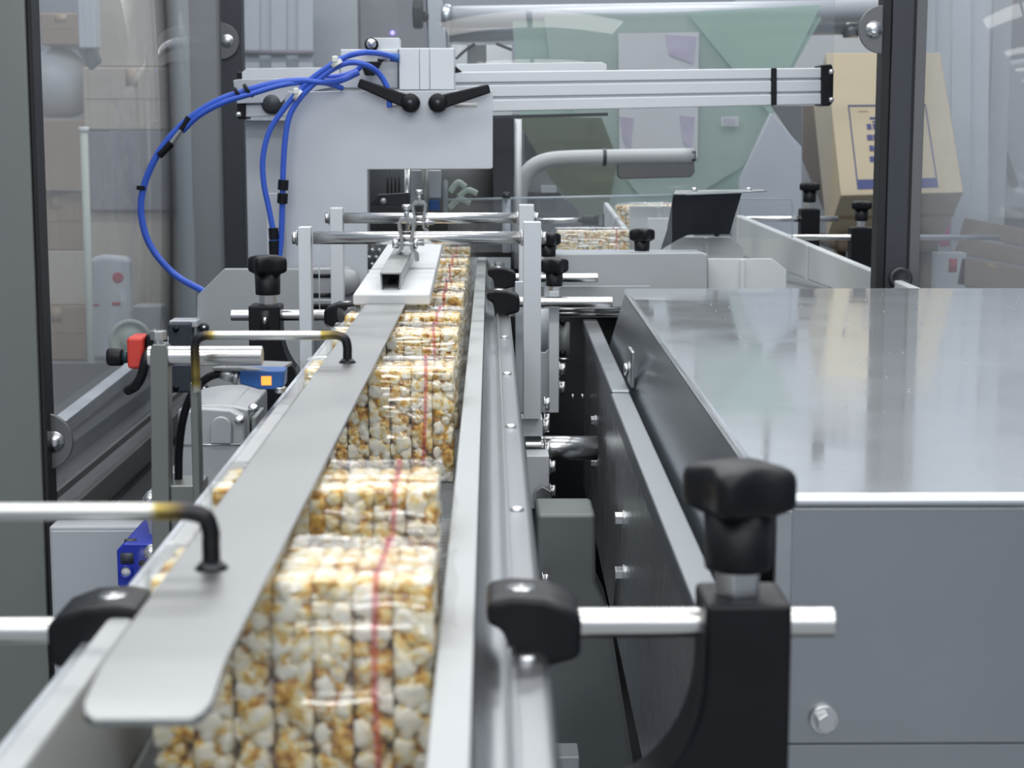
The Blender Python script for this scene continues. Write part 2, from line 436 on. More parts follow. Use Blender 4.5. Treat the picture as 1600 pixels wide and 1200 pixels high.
def film_section(nf=190, nt_=80, nb=10, rad=0.006):
    """points (y, z, ny, nz, s) round the pack: front up, over the top, down the back, under"""
    hw, hh = PD / 2 + 0.0022, PH + 0.0022; pts = []; s_ = 0.0
    def add(y, z, a, b):
        nonlocal s_
        if pts: s_ += math.hypot(y - pts[-1][0], z - pts[-1][1])
        pts.append((y, z, a, b, s_))
    for i in range(nf): add(-hw, rad + (hh - 2 * rad) * i / nf, -1, 0)
    for i in range(9):
        a = math.pi - math.pi / 2 * i / 9; add(-hw + rad + rad * math.cos(a), hh - rad + rad * math.sin(a), math.cos(a), math.sin(a))
    for i in range(nt_): add(-hw + rad + (2 * hw - 2 * rad) * i / nt_, hh, 0, 1)
    for i in range(6):
        a = math.pi / 2 - math.pi / 2 * i / 6; add(hw - rad + rad * math.cos(a), hh - rad + rad * math.sin(a), math.cos(a), math.sin(a))
    for i in range(nb): add(hw, hh - rad - (hh - 2 * rad) * i / nb, 1, 0)
    add(hw - rad, 0.0004, 0, -1); add(0, 0.0004, 0, -1); add(-hw + rad, 0.0004, 0, -1); add(-hw + rad * 0.3, rad * 0.3, -0.7, -0.7)
    return pts
def ridge_fn(seed):
    rnd = random.Random(seed); R = []
    for k in range(15):
        s0 = rnd.choice((rnd.uniform(0.020, 0.105), rnd.uniform(0.065, 0.104), rnd.uniform(0.075, 0.104)))
        R.append((s0, rnd.uniform(0.0040, 0.0075), rnd.uniform(0.27, 0.35), rnd.uniform(-0.045, 0.05), rnd.uniform(0.025, 0.07), rnd.uniform(-0.07, 0.07), rnd.uniform(0, 9)))
    for k in range(4):                          # wrinkles on the top face
        R.append((rnd.uniform(0.122, 0.185), rnd.uniform(0.003, 0.006), rnd.uniform(0.18, 0.4), rnd.uniform(-0.045, 0.05), rnd.uniform(0.03, 0.07), rnd.uniform(-0.07, 0.07), rnd.uniform(0, 9)))
    def f(s_, x):
        d0 = 0.0003 * noise.noise(Vector((x * 30, s_ * 40, seed))); d = 0.0
        for s0, L, m0, xc, xw, sl, ph in R:     # crease: steep below, a long upward-facing facet above
            e = math.exp(-((x - xc) / xw) ** 8)
            if e < 0.02: continue
            u = s_ - s0 - sl * (x - xc) - 0.0010 * math.sin(x * 90 + ph)
            if 0 <= u < L:
                v = 1 - u / L; d = max(d, e * (m0 * v * L + 0.07 * L * v * v))
            elif -0.0016 < u < 0:
                d = max(d, e * L * (m0 + 0.07) * (1 + u / 0.0016))
        return d0 + d
    return f
def film_mesh(seed):
    g = G(); bm = g.bm; sec = film_section(); f = ridge_fn(seed); rnd = random.Random(seed)
    xs = [(-PW / 2 - 0.011, 0.03, 1.04), (-PW / 2 - 0.0045, 0.06, 1.0), (-PW / 2 - 0.003, 0.55, 0.98), (-PW / 2 - 0.001, 0.93, 1.0)]
    nx = 40
    xs += [(-PW / 2 + 0.002 + (PW - 0.004) * i / nx, 1.0, 1.0) for i in range(nx + 1)]
    xs += [(-a, b, c) for a, b, c in xs[3::-1]]
    rings = []
    for x, ys, zs in xs:
        ring = []
        for (y, z, a, b, s_) in sec:
            d = f(s_, x) if ys > 0.9 else 0.0
            flare = 0.0012 * math.sin(z * 260 + seed) if ys < 0.1 else 0.0
            ring.append(bm.verts.new((x + flare, (y + a * d) * ys + (0.02 * (0.5 - z / PH) if ys < 0.1 else 0) * 0.2, min((z + b * d) * zs, PH + 0.006))))
        rings.append(ring)
    k = len(sec)
    for A, B in zip(rings, rings[1:]):
        for i in range(k): bm.faces.new((A[i], A[(i + 1) % k], B[(i + 1) % k], B[i]))
    bmesh.ops.recalc_face_normals(bm, faces=bm.faces[:])
    me = build_mesh(g, 'film', 3.0); me.materials.append(MATS['wrap_film'])
    g2 = G(); prev = None                     # the red tear tape, up the front and over the top
    for (y, z, a, b, s_) in sec[2:284]:
        d = f(s_, 0.043) + 0.0006; xo = 0.0425 + 0.0016 * math.sin(s_ * 30 + seed)
        row = [g2.bm.verts.new((xo + w, y + a * d, z + b * d)) for w in (-0.0016, 0.0016)]
        if prev: g2.bm.faces.new((prev[0], prev[1], row[1], row[0]))
        prev = row
    me2 = build_mesh(g2, 'tape', 3.0); me2.materials.append(MATS['tear_tape'])
    return me, me2
FILMS = [film_mesh(3 + i) for i in range(4)]
def pack(xr, yf, label, i, z=None, group='wrapped packs on the belt', ns=NS):
    z = BELT if z is None else z
    w = PW
    t = thing('wrapped_pack', label, 'snack pack', (xr - w / 2, yf + PD / 2, z + 0.0006), group)
    for k in range(ns):
        o = bpy.data.objects.new('puffed_corn_slice', SLICES[(k * 2 + i * 3) % 5]); C.objects.link(o); o.parent = t
        o.location = ((k - (NS - 1) / 2) * ST, random.uniform(-0.0008, 0.0008), random.uniform(0, 0.0012))
        if (k + i) % 2: o.rotation_euler = (0, 0, 0)
    fm, tm = FILMS[i % 4]
    o = bpy.data.objects.new('film_wrap', fm); C.objects.link(o); o.parent = t; o['label'] = 'clear crinkled plastic film'
    s_ = bpy.data.objects.new('tear_tape', tm); C.objects.link(s_); s_.parent = o; s_['label'] = 'thin red tear tape'
    return t
PACKS = [(-0.0285, 0.848, 'largest, blurred pack of popped corn slices at the near end of the belt'),
         (-0.0330, 1.075, 'second pack of popped corn slices from the near end, close behind the largest'),
         (-0.0345, 1.640, 'pack of popped corn slices with many white film glints, alone after a gap'),
         (-0.0360, 1.950, 'pack of popped corn slices just before the end of the long hold-down bar'),
         (-0.0370, 2.135, 'pack of popped corn slices under the front edge of the white pressure plate'),
         (-0.0370, 2.405, 'pack of popped corn slices beside the pressure plate, level with the near gate'),
         (-0.0380, 2.580, 'pack of popped corn slices beside the pressure plate, just past the near gate'),
         (-0.0390, 2.880, 'pack of popped corn slices by the far gate posts'),
         (-0.0390, 3.120, 'pack of popped corn slices just beyond the far gate'),
         (-0.0390, 3.440, 'farthest pack of popped corn slices on this belt, by the end of the rail')]
for i, (xr, yf, lb) in enumerate(PACKS): pack(xr, yf, lb, i)

# ------------------------------------------------------------------ long hold-down bar with welded rods
BZ = D(0.2065)
t = thing('hold_down_bar', 'long flat steel hold-down bar with blackened welded rods lying over the packs', 'hold-down bar', (-0.134, 1.4, BZ))
x0, x1 = -0.1545, -0.1055
pl = G(); bm = pl.bm
rows = []
for (yy, zz, ins) in ((0.636, -0.0085, 0.006), (0.640, -0.0074, 0.002), (0.648, -0.0056, 0.0), (0.674, -0.0012, 0), (0.689, 0.0, 0), (2.20, 0, 0)):
    rows.append([bm.verts.new((x0 + ins, yy, BZ + zz)), bm.verts.new((x1 - ins, yy, BZ + zz)), bm.verts.new((x1 - ins, yy, BZ + zz - 0.0035)), bm.verts.new((x0 + ins, yy, BZ + zz - 0.0035))])
for a, b in zip(rows, rows[1:]):
    for i in range(4): bm.faces.new((a[i], b[i], b[(i + 1) % 4], a[(i + 1) % 4]))
bm.faces.new(rows[0]); bm.faces.new(rows[-1][::-1]); bmesh.ops.recalc_face_normals(bm, faces=bm.faces[:])
obj('flat_bar', pl, 'bar_steel', t, 0.0008)
YB1 = 0.832
b1 = W(331, 900, YB1); b1.z = BZ
h1 = W(300, 799, YB1).z
q = [(-0.60, h1, 0), (-0.40, h1, 0), (-0.20, h1, 0.0), (-0.170, h1, 0.15), (-0.158, h1, 0.50), (-0.150, h1, 0.62), (b1.x - 0.009, h1 - 0.0005, 0.8), (b1.x - 0.0025, h1 - 0.003, 0.86), (b1.x, h1 - 0.010, 0.9), (b1.x, (h1 + BZ) / 2, 0.80), (b1.x, BZ + 0.004, 0.97), (b1.x, BZ - 0.001, 1.0)]
obj('bent_rod', G().tube([(a, YB1, b) for a, b, c in q], 0.0044, 16, 6, [c for a, b, c in q]), 'tinted_rod', t, label='steel rod with straw and black weld tint')
obj('weld_bead', G().lathe([(0.0085, 0), (0.0072, 0.0016), (0.0050, 0.004)], (b1.x, YB1, BZ - 0.0002), n=20), 'black_steel', t)
Y2 = 1.612
b2 = W(543, 567, Y2); b2.z = BZ; h2 = W(420, 524, Y2).z; xl = W(305, 560, Y2).x; zb = W(305, 600, Y2).z
q = [(b2.x, BZ - 0.001, 1.0), (b2.x, BZ + 0.006, 0.9), (b2.x, h2 - 0.010, 0.8), (b2.x - 0.0025, h2 - 0.003, 0.75), (b2.x - 0.010, h2, 0.66), (b2.x - 0.022, h2, 0.48), (b2.x - 0.032, h2, 0.2),
     (b2.x - 0.08, h2, 0), (xl + 0.045, h2, 0), (xl + 0.022, h2, 0.30), (xl + 0.014, h2, 0.55), (xl + 0.008, h2 - 0.0006, 0.75), (xl + 0.002, h2 - 0.004, 0.8), (xl, h2 - 0.011, 0.7), (xl, h2 - 0.022, 0.60), (xl, h2 - 0.034, 0.47), (xl, zb + 0.004, 0.55), (xl, zb - 0.008, 0.25)]
obj('bent_rod', G().tube([(a, Y2, b) for a, b, c in q], 0.0042, 16, 6, [c for a, b, c in q]), 'tinted_rod', t, label='steel rod with straw and black weld tint')
obj('weld_bead', G().lathe([(0.0085, 0), (0.007, 0.0016), (0.005, 0.004)], (b2.x, Y2, BZ - 0.0002), n=20), 'black_steel', t)
a = W(297, 597, Y2); b = W(318, 1000, Y2)
obj('upright_strap', G().box(a.x, b.x + 0.001, Y2 - 0.002, Y2 + 0.018, b.z, a.z), 'post_steel', t, 0.0015)

# ------------------------------------------------------------------ gates over the belt
def gate(label, Y, xl0, xl1, xr0, xr1, yl, yr, ybl, ybr, yrod, r, ends, grp='gates across the belt'):
    t = thing('guide_gate', label, 'gate', (W((xl0 + xr1) / 2, yrod, Y).x, Y, W(0, ybr, Y).z), grp)
    obj('post', G().boxpx(xl0, yl, xl1, ybl, Y, 0.030), 'white_post', t, 0.0012)
    obj('post', G().boxpx(xr0, yr, xr1, ybr, Y, 0.030), 'white_post', t, 0.0012)
    zc = W(0, yrod, Y + 0.015).z
    a, b = W(ends[0], yrod, Y + 0.015).x, W(ends[1], yrod, Y + 0.015).x
    ia, ib = W(xl1, yrod, Y + .015).x, W(xr0, yrod, Y + .015).x
    rod = obj('cross_rod', G().cyl((ia, Y + 0.015, zc), (ib, Y + 0.015, zc), r, 24), 'rod_steel', t)
    oa, ob = W(xl0, yrod, Y + .015).x, W(xr1, yrod, Y + .015).x
    obj('bolt', G().hexbolt((oa, Y + 0.015, zc), (-1, 0, 0), 0.0085, 0.0055), 'bolt_steel', t)
    obj('bolt', G().hexbolt((ob, Y + 0.015, zc), (1, 0, 0), 0.0085, 0.0055), 'bolt_steel', t)
    obj('collar', G().cyl((ib - 0.004, Y + 0.015, zc), (ib, Y + 0.015, zc), r * 1.25, 24), 'bolt_steel', t)
    return zc
z1 = gate('near pale grey gate of two posts and a cross rod straddling the belt', 2.40, 465, 490, 818, 845, 355, 347, 690, 655, 372, 0.0088, (457, 853))
z2 = gate('far pale grey gate of two posts and a cross rod, behind the near gate', 2.84, 515, 538, 811, 834, 325, 320, 560, 560, 341, 0.0088, (505, 845))

# ------------------------------------------------------------------ white pressure plate under steel channel, hung by straps
t = thing('pressure_plate', 'white plastic pressure plate with steel channel hung from the near gate rod', 'pressure plate', (-0.13, 2.4, D(0.20)))
def slab(quad_front, quad_back, th):
    g = G(); f0, f1 = quad_front; k0, k1 = quad_back
    return g.prism([f0, f1, k1, k0], (0, 0, -th))
pf0, pf1 = W(551, 459, 2.19), W(672, 459, 2.19); pk0, pk1 = W(607, 378, 2.72), W(692, 376, 2.72)
obj('plate', slab((pf0, pf1), (pk0, pk1), 0.0145), 'bright_plastic', t, 0.003, 3)
def on_plate(px, py):                      # point on plate top under a pixel
    n_ = (pf1 - pf0).cross(pk0 - pf0).normalized(); o_ = Vector((0, 0, ZC)); d = W(px, py, 1.0) - o_
    return o_ + d * ((pf0 - o_).dot(n_) / d.dot(n_))
c0, c1 = on_plate(594, 453), on_plate(627, 453); e0, e1 = on_plate(624, 398), on_plate(652, 398)
hh = 0.022
g = G()
for a, b in ((c0, e0), (c1, e1)):
    s_ = 0.0022 if a is c0 else -0.0022
    g.prism([a + Vector((0, 0, hh)), a + Vector((s_, 0, hh)), a + Vector((s_ * 1.6, 0, 0.001)), a + Vector((s_ * .6, 0, 0.001))], (b - a))
g.prism([c0 + Vector((0, 0, hh)), c1 + Vector((0, 0, hh)), c1 + Vector((0, 0, hh - 0.0025)), c0 + Vector((0, 0, hh - 0.0025))], e0 - c0)
obj('channel', g, 'bar_steel', t, 0.0006)
def strap(t, px, Y, zr, r, sc=1.0):
    x = W(px, 372, Y).x; yy = Y + 0.015
    for sg in (-1, 1):
        pts = [(0.0, 0.0285), (0.0085, 0.0270), (0.0122, 0.0215), (0.0116, 0.0130), (0.0088, 0.001), (0.0085, -0.008), (0.0100, -0.016), (0.0152, -0.021), (0.0162, -0.031)]
        pts = [(sg * a * sc, b * sc) for a, b in pts]
        g = G(); inn = [(a - (0 if i == 0 else sg * 0.0044 * sc), b - (0.0052 * sc if i < 2 else 0)) for i, (a, b) in enumerate(pts)]
        poly = pts + inn[::-1]
        bm = g.bm; A = [bm.verts.new((x + a, yy - 0.013 * sc - 0.004, zr + b)) for a, b in pts]; B = [bm.verts.new((x + a, yy - 0.013 * sc - 0.004, zr + b)) for a, b in inn]
        A2 = [bm.verts.new((v.co.x, yy + 0.013 * sc, v.co.z)) for v in A]; B2 = [bm.verts.new((v.co.x, yy + 0.013 * sc, v.co.z)) for v in B]
        for i in range(len(A) - 1):
            bm.faces.new((A[i], A[i + 1], B[i + 1], B[i])); bm.faces.new((A2[i], B2[i], B2[i + 1], A2[i + 1]))
            bm.faces.new((A[i], A2[i], A2[i + 1], A[i + 1])); bm.faces.new((B[i], B[i + 1], B2[i + 1], B2[i]))
        bm.faces.new((A[0], B[0], B2[0], A2[0])); bm.faces.new((A[-1], A2[-1], B2[-1], B[-1]))
        bmesh.ops.recalc_face_normals(bm, faces=bm.faces[:])
        obj('clamp_strap', g, 'bar_steel', t, 0.0007)
    obj('pinch_bolt', G().cyl((x - 0.018 * sc, yy - 0.014 * sc, zr - 0.007 * sc), (x + 0.024 * sc, yy - 0.014 * sc, zr - 0.007 * sc), 0.0032 * sc, 14).cyl((x - 0.019 * sc, yy - 0.014 * sc, zr - 0.007 * sc), (x - 0.0105 * sc, yy - 0.014 * sc, zr - 0.007 * sc), 0.0065 * sc, 14).cyl((x + 0.0095 * sc, yy - 0.014 * sc, zr - 0.007 * sc), (x + 0.0155 * sc, yy - 0.014 * sc, zr - 0.007 * sc), 0.0068 * sc, 6), 'bolt_steel', t)
    obj('set_bolt', G().cyl((x, yy - 0.004, zr + 0.026 * sc), (x, yy - 0.004, zr + 0.040 * sc), 0.0034 * sc, 14).cyl((x, yy - 0.004, zr + 0.038 * sc), (x, yy - 0.004, zr + 0.0455 * sc), 0.0066 * sc, 6), 'bolt_steel', t)
strap(t, 635, 2.40, z1, 0.0088)
t = thing('rod_clamp', 'small bent steel strap clamp on the far gate rod', 'clamp', (W(655, 341, 2.84).x, 2.84, z2 - 0.03))
strap(t, 655, 2.84, z2, 0.0088)

# ------------------------------------------------------------------ guide rail brackets: clamp head, rod, star knob
def star(t, r): return r
def knob_star(rot, R, depth=0.33):
    def f(t, r):
        c = 0.5 + 0.5 * math.cos(4 * (t - rot)); w = min(1.0, max(0.0, (r / R - 0.45) / 0.45))
        return r * (1 - depth * w * (1 - c ** 1.4))
    return f
def star_knob(parent, c, R=0.030, H=0.026, stem=0.0175, stem_h=0.030, rot=-0.35, nut=True, nut_h=0.015):
    """c: the point where the knob meets what carries it (bottom of nut)"""
    c = Vector(c); z = 0.0
    if nut:
        obj('hex_nut', G().cyl(c + Vector((0, 0, -0.004)), c, stem * 0.45, 14).cyl(c, c + Vector((0, 0, nut_h)), stem * 0.72, 6), 'bolt_steel', parent, 0.0006)
        z = nut_h
    b = c + Vector((0, 0, z)); s0 = stem_h
    k = obj('star_knob', G().lathe([(stem * 1.0, s0 - 0.002), (R * 0.80, s0 + H * 0.02), (R * 0.95, s0 + H * 0.10), (R, s0 + H * 0.22), (R, s0 + H * 0.66), (R * 0.975, s0 + H * 0.78), (R * 0.91, s0 + H * 0.87), (R * 0.78, s0 + H * 0.93), (R * 0.5, s0 + H * 0.985), (R * 0.12, s0 + H)], b, n=80, star=knob_star(rot, R)), 'black_plastic', parent, sharp=1.2)
    obj('knob_stem', G().lathe([(stem * 0.97, 0), (stem, 0.002), (stem * 1.04, stem_h)], b, n=32), 'black_plastic', k)
    return k
HEAD = [(760, 941), (772, 934), (800, 929), (850, 932), (893, 948), (907, 962), (905, 1022), (798, 1052), (792, 998), (784, 978), (762, 972)]
def clamp_head(parent, xr, Y, zr, sgn):
    """hook-shaped clamp: xr, zr = rod axis at the head's back face"""
    ref = W(907, 985, 0.9)
    pts = []
    for px, py in HEAD:
        p_ = W(px, py, 0.9) - ref
        pts.append((xr + sgn * p_.x, Y - 0.023, zr + p_.z))
    h = obj('clamp_head', G().prism(pts if sgn > 0 else pts[::-1], (0, 0.046, 0)), 'black_plastic', parent, 0.005, 3)
    sx = xr + sgn * (W(815, 935, 0.9).x - ref.x); sz = zr + W(815, 935, 0.9).z - ref.z
    obj('screw', G().cyl((sx, Y, sz - 0.002), (sx, Y, sz + 0.0022), 0.0075, 18).cyl((sx, Y, sz + 0.0022), (sx, Y, sz + 0.003), 0.004, 6), 'bolt_steel', h)
    return h
def bracket(label, Y, zr, x_head, x_end, x_post, sgn, rr=0.0079, post='black', grp='rail brackets with star knobs'):
    t = thing('rail_bracket', label, 'bracket', (x_post if x_post is not None else x_head, Y, zr - 0.12), grp)
    clamp_head(t, x_head, Y, zr, sgn)
    obj('rod', G().cyl((x_head - sgn * 0.012, Y, zr), (x_end, Y, zr), rr, 28), 'rod_steel', t, 0.001)
    if x_post is not None and post == 'black':
        w = 0.0222; zt = zr + 0.0155
        L = [(x_post + sgn * w, zt), (x_post + sgn * w, zr - 0.22), (x_post - sgn * (w + 0.055), zr - 0.22), (x_post - sgn * (w + 0.055), zr - 0.092)]
        cx, cz, R_ = x_post - sgn * (w + 0.055), zr - 0.020, 0.055
        for i in range(1, 11):
            a = i / 11 * math.pi / 2
            L.append((cx + sgn * 0.055 * math.sin(a), cz - 0.072 * math.cos(a)))
        L += [(x_post - sgn * w, cz), (x_post - sgn * w, zt)]
        pts = [(a, Y - 0.024, b) for a, b in L]
        obj('post', G().prism(pts if sgn < 0 else pts[::-1], (0, 0.050, 0)), 'black_plastic', t, 0.003, 3)
        star_knob(t, (x_post - sgn * 0.003, Y, zt), nut_h=0.014)
        if sgn < 0:
            sl = obj('slot', G().box(x_post - 0.006, x_post + 0.007, Y - 0.0246, Y - 0.0236, zt - 0.040, zt - 0.007), 'black_and_shade', t)
            obj('stud', G().cyl((x_post + 0.001, Y - 0.0246, zt - 0.016), (x_post + 0.001, Y - 0.0246, zt - 0.026), 0.003, 12), 'bolt_steel', sl)
    return t
zr = W(0, 976, 0.9).z
bracket('black bracket with big star knob and round rod, in front of the steel cover', 0.90, W(0, 976, 0.9).z, W(906, 976, .9).x, W(1303, 968, .9).x, W(1160, 968, .9).x, 1)
bracket('black clamp on a steel rod gripping the outer rail at the picture edge', 0.92, W(0, 985, .92).z, W(88, 985, .92).x, -0.45, -0.36, -1, rr=0.0073)
bracket('black star-knob bracket beside the near gate, behind the bent rod', 2.50, W(0, 493, 2.5).z, W(508, 493, 2.5).x, W(361, 493, 2.5).x, W(416, 493, 2.5).x, -1)
o = bracket('black clamp and rod right behind the near gate post', 2.62, W(0, 473, 2.62).z, W(812, 473, 2.62).x, W(957, 473, 2.62).x, None, 1)
o = bracket('black clamp and rod by the far gate post', 3.06, W(0, 435, 3.06).z, W(806, 435, 3.06).x, W(934, 435, 3.06).x, None, 1)
for (lb, kx, ky, Y, bx0, bx1, by0, by1) in (('grey upright bracket with star knob behind the near gate post', 866, 455, 2.64, 858, 873, 455, 645), ('grey upright bracket with star knob near the steel hopper cover', 857, 408, 3.08, 850, 862, 408, 520)):
    t = thing('knob_bracket', lb, 'bracket', (W(kx, by1, Y).x, Y, W(kx, by1, Y).z), 'knob brackets behind the gates')
    obj('upright', G().boxpx(bx0, by0, bx1, by1, Y, 0.03), 'white_post', t, 0.001)
    star_knob(t, W(kx, ky, Y + 0.012), R=0.0225, H=0.022, stem=0.0125, stem_h=0.02, nut_h=0.008, rot=0.3)
# ------------------------------------------------------------------ enclosure: posts, clear panels, hinge discs
def half_disc(parent, cx, cy, Y, r, sgn, th=0.008):
    c = W(cx, cy, Y); pts = []
    for i in range(25):
        a = -math.pi / 2 + math.pi * i / 24
        pts.append((c.x + sgn * r * math.cos(a), Y, c.z + r * math.sin(a)))
    h = obj('hinge_disc', G().prism(pts if sgn < 0 else pts[::-1], (0, th, 0)), 'mid_post', parent, 0.0012)
    b = c + Vector((sgn * r * 0.36, 0, 0))
    obj('cap_screw', G().lathe([(0.0145, 0), (0.0145, 0.002), (0.0085, 0.0022), (0.0080, 0.0045), (0.0060, 0.0062), (0.0022, 0.0066)], (b.x, Y, b.z), (0, -1, 0), 24), 'bolt_steel', h)
    return h
YP = 2.36
a = W(-140, 600, YP).x; b = W(61, 600, YP).x
t = thing('frame_post', 'wide olive-grey steel enclosure post at the picture edge, with gasket and hinge disc', 'post', (-0.66, YP, 0.0), 'enclosure posts')
obj('post_tube', G().box(a, b, YP, YP + 0.06, 0.0, 2.0), 'post_steel', t, 0.003)
obj('gasket', G().box(b + 0.0003, b + 0.0065, YP + 0.006, YP + 0.05, 0.0, 2.0), 'black_and_shade', t, 0.001)
half_disc(t, 68, 690, YP + 0.028, 0.0395, 1)
YF = 4.10
t = thing('frame_post', 'dark enclosure post behind the blue hoses, beside the actuator', 'post', (W(345, 300, YF).x, YF, 0.0), 'enclosure posts')
a, b, c_, d_ = (W(x, 250, YF).x for x in (268, 300, 343, 381))
obj('post_tube', G().box(c_, d_, YF, YF + 0.06, 0, 2.0), 'dark_post', t, 0.003)
obj('post_flange', G().box(b, c_ - 0.0005, YF + 0.01, YF + 0.05, 0, 2.0), 'mid_post', t, 0.002)
half_disc(t, 345, 64, YF - 0.009, 0.041, 1)
YR = 3.03
t = thing('frame_post', 'dark grey enclosure post standing behind the steel cover, in front of the printed carton', 'post', (W(1412, 300, YR).x, YR, 0.0), 'enclosure posts')
a, b, c_, d_, e_ = (W(x, 220, YR).x for x in (1376, 1389, 1423, 1428, 1445))
obj('post_tube', G().box(b, c_, YR, YR + 0.06, 0, 2.0), 'dark_post', t, 0.002)
obj('gasket', G().box(a, b - 0.0004, YR + 0.005, YR + 0.05, 0, 2.0), 'black_and_shade', t, 0.001)
obj('gasket', G().box(c_ + 0.0004, d_, YR + 0.008, YR + 0.05, 0, 2.0), 'black_and_shade', t, 0.001)
obj('post_flange', G().box(d_ + 0.0004, e_, YR + 0.01, YR + 0.05, 0, 2.0), 'mid_post', t, 0.001)
half_disc(t, 1379, 46, YR - 0.009, 0.040, -1)
kn = G(); cpt = W(1407, 435, YR - 0.002)
obj('latch_ring', kn.lathe([(0.020, 0), (0.020, 0.006), (0.015, 0.009), (0.013, 0.004)], (cpt.x, YR, cpt.z), (0, -1, 0), 28), 'dark_post', t)

XL = -0.613
t = thing('acrylic_sheet', 'large clear panel in the side frame between the two posts, boxes visible through it', 'panel', (XL, 3.2, 0.45), 'clear enclosure panels')
obj('pane', G().box(XL - 0.003, XL + 0.003, YP + 0.055, YF, 0.50, 2.0), 'acrylic_hazy', t)
obj('bottom_rail', G().prism([(XL - 0.02, YP + 0.06, D(0.520)), (XL + 0.02, YP + 0.06, D(0.520)), (XL + 0.02, YP + 0.06, D(0.565)), (XL - 0.02, YP + 0.06, D(0.565))], (0, YF - YP - 0.06, 0)), 'mid_post', t, 0.003)
obj('glazing_strip', G().prism([(XL + 0.004, YP + 0.06, D(0.490)), (XL + 0.011, YP + 0.06, D(0.490)), (XL + 0.011, YP + 0.06, D(0.500)), (XL + 0.004, YP + 0.06, D(0.500))], (0, YF - YP - 0.06, 0)), 'mid_post', t)
obj('edge_strip', G().box(W(272, 250, YF).x, W(298, 250, YF).x, YF + 0.012, YF + 0.018, 0.5, 2.0), 'acrylic_edge', t)
t = thing('acrylic_sheet', 'clear rear panel spanning behind the actuator and the film', 'panel', (0.0, 4.16, 0.5), 'clear enclosure panels')
obj('pane', G().box(W(384, 200, 4.15).x, W(1300, 200, 4.15).x, 4.15, 4.156, 0.55, 2.0), 'acrylic', t)
t = thing('acrylic_sheet', 'clear side panel beyond the dark post at the edge, in front of the strips shaped as its reflection', 'panel', (0.75, 3.02, 0.5), 'clear enclosure panels')
xr_ = W(1446, 220, YR).x
obj('pane', G().box(xr_, xr_ + 0.5, YR + 0.03, YR + 0.036, 0.55, 2.0), 'acrylic_hazy', t)
t = thing('slanted_rail', 'grey square rail running back behind the red clip to the hinge disc', 'rail', W(175, 600, 2.8))
p0, p1 = W(92, 668, 2.44), W(262, 534, 3.30)
obj('tube', G().prism([p0 + Vector((-0.012, 0, 0.011)), p0 + Vector((0.012, 0, 0.011)), p0 + Vector((0.012, 0, -0.011)), p0 + Vector((-0.012, 0, -0.011))], p1 - p0), 'aluminium', t, 0.002)
obj('end_cap', G().box(p1.x - 0.013, p1.x + 0.013, p1.y, p1.y + 0.006, p1.z - 0.012, p1.z + 0.012), 'black_plastic', t)

t = thing('darkening_box', 'added black box darkening the view beyond the side panel, below the cartons', 'dark box', (-1.2, 4.2, 0))  # added box, black so the area beyond the panel goes dark
obj('top', G().box(-1.75, -0.69, 2.75, 4.6, 0.62, 0.66), 'black_and_shade', t, 0.006)
obj('front', G().box(-1.74, -0.70, 2.76, 4.59, 0.0, 0.62), 'black_and_shade', t)
obj('top_rail', G().box(-0.80, -0.77, 2.8, 4.55, 0.6605, 0.69), 'dark_post', t, 0.004)
# machine bed to the left, coloured black to paint in the shadows there
t = thing('shadow_bed', 'machine bed coloured black as the shadow beside the motor', 'machine bed', (-0.4, 2.9, 0.0))
obj('deck', G().box(-0.585, -0.225, 2.46, 4.0, 0.30, D(0.565)), 'black_and_shade', t, 0.004)
obj('plinth', G().box(-0.57, -0.24, 2.50, 3.9, 0.0, 0.30), 'black_and_shade', t)
# grey cabinet
t = thing('control_cabinet', 'plain grey sheet-metal cabinet standing below the near rod, beside the blue gearbox', 'cabinet', (W(160, 1000, 2.25).x, 2.3, 0.0))
a, b = W(76, 822, 2.25), W(400, 1190, 2.25)
obj('body', G().box(a.x, b.x, 2.25, 2.29, 0.0, a.z), 'cabinet_grey', t, 0.004, 3)
obj('front_panel', G().box(a.x + 0.004, b.x - 0.004, 2.2465, 2.2497, 0.10, a.z - 0.006), 'cabinet_grey', t, 0.001)

# blue cast gearbox
Yg = 2.02
t = thing('blue_gearbox', 'bright blue cast gearbox corner with round holes, under the square post', 'gearbox', W(215, 920, Yg))
bp = [(182, 860), (193, 850), (246, 850), (258, 862), (258, 893), (240, 894), (226, 908), (220, 925), (188, 925), (188, 918), (184, 915)]
obj('housing', G().plate(bp, Yg, 0.02), 'blue_cast', t, 0.0025, 2)
obj('lower_leg', G().boxpx(189, 926, 217, 1010, Yg + 0.004, 0.05), 'blue_cast', t, 0.002)
a, b = W(184, 850, Yg + 0.021), W(262, 930, Yg + 0.021)
obj('body', G().box(a.x, b.x + 0.07, Yg + 0.0205, Yg + 0.20, b.z - 0.10, a.z - 0.002), 'blue_cast', t, 0.006, 3)
for (cx, cy, rr_, m_) in ((197, 893, 0.0062, 'tie_white'), (223, 880, 0.0045, 'black_and_shade')):
    c = W(cx, cy, Yg)
    rg = obj('hole_ring', G().lathe([(rr_ * 1.35, 0), (rr_ * 1.3, 0.0028), (rr_, 0.0030), (rr_ * 0.98, 0.0004)], (c.x, Yg, c.z), (0, -1, 0), 24), 'blue_cast', t)
    obj('bore', G().cyl((c.x, Yg - 0.0009, c.z), (c.x, Yg - 0.0002, c.z), rr_ * 0.96, 24), m_, rg)
for (x0_, y0_, x1_, y1_) in ((188, 864, 209, 881),):
    obj('pocket', G().boxpx(x0_, y0_, x1_, y1_, Yg - 0.0006, 0.001), 'navy_grey', t)
c = W(204, 847, Yg + 0.02)
obj('plug', G().cyl(c, c + Vector((0, 0, 0.003)), 0.0075, 20), 'navy_grey', t)
c = W(238, 862, Yg)
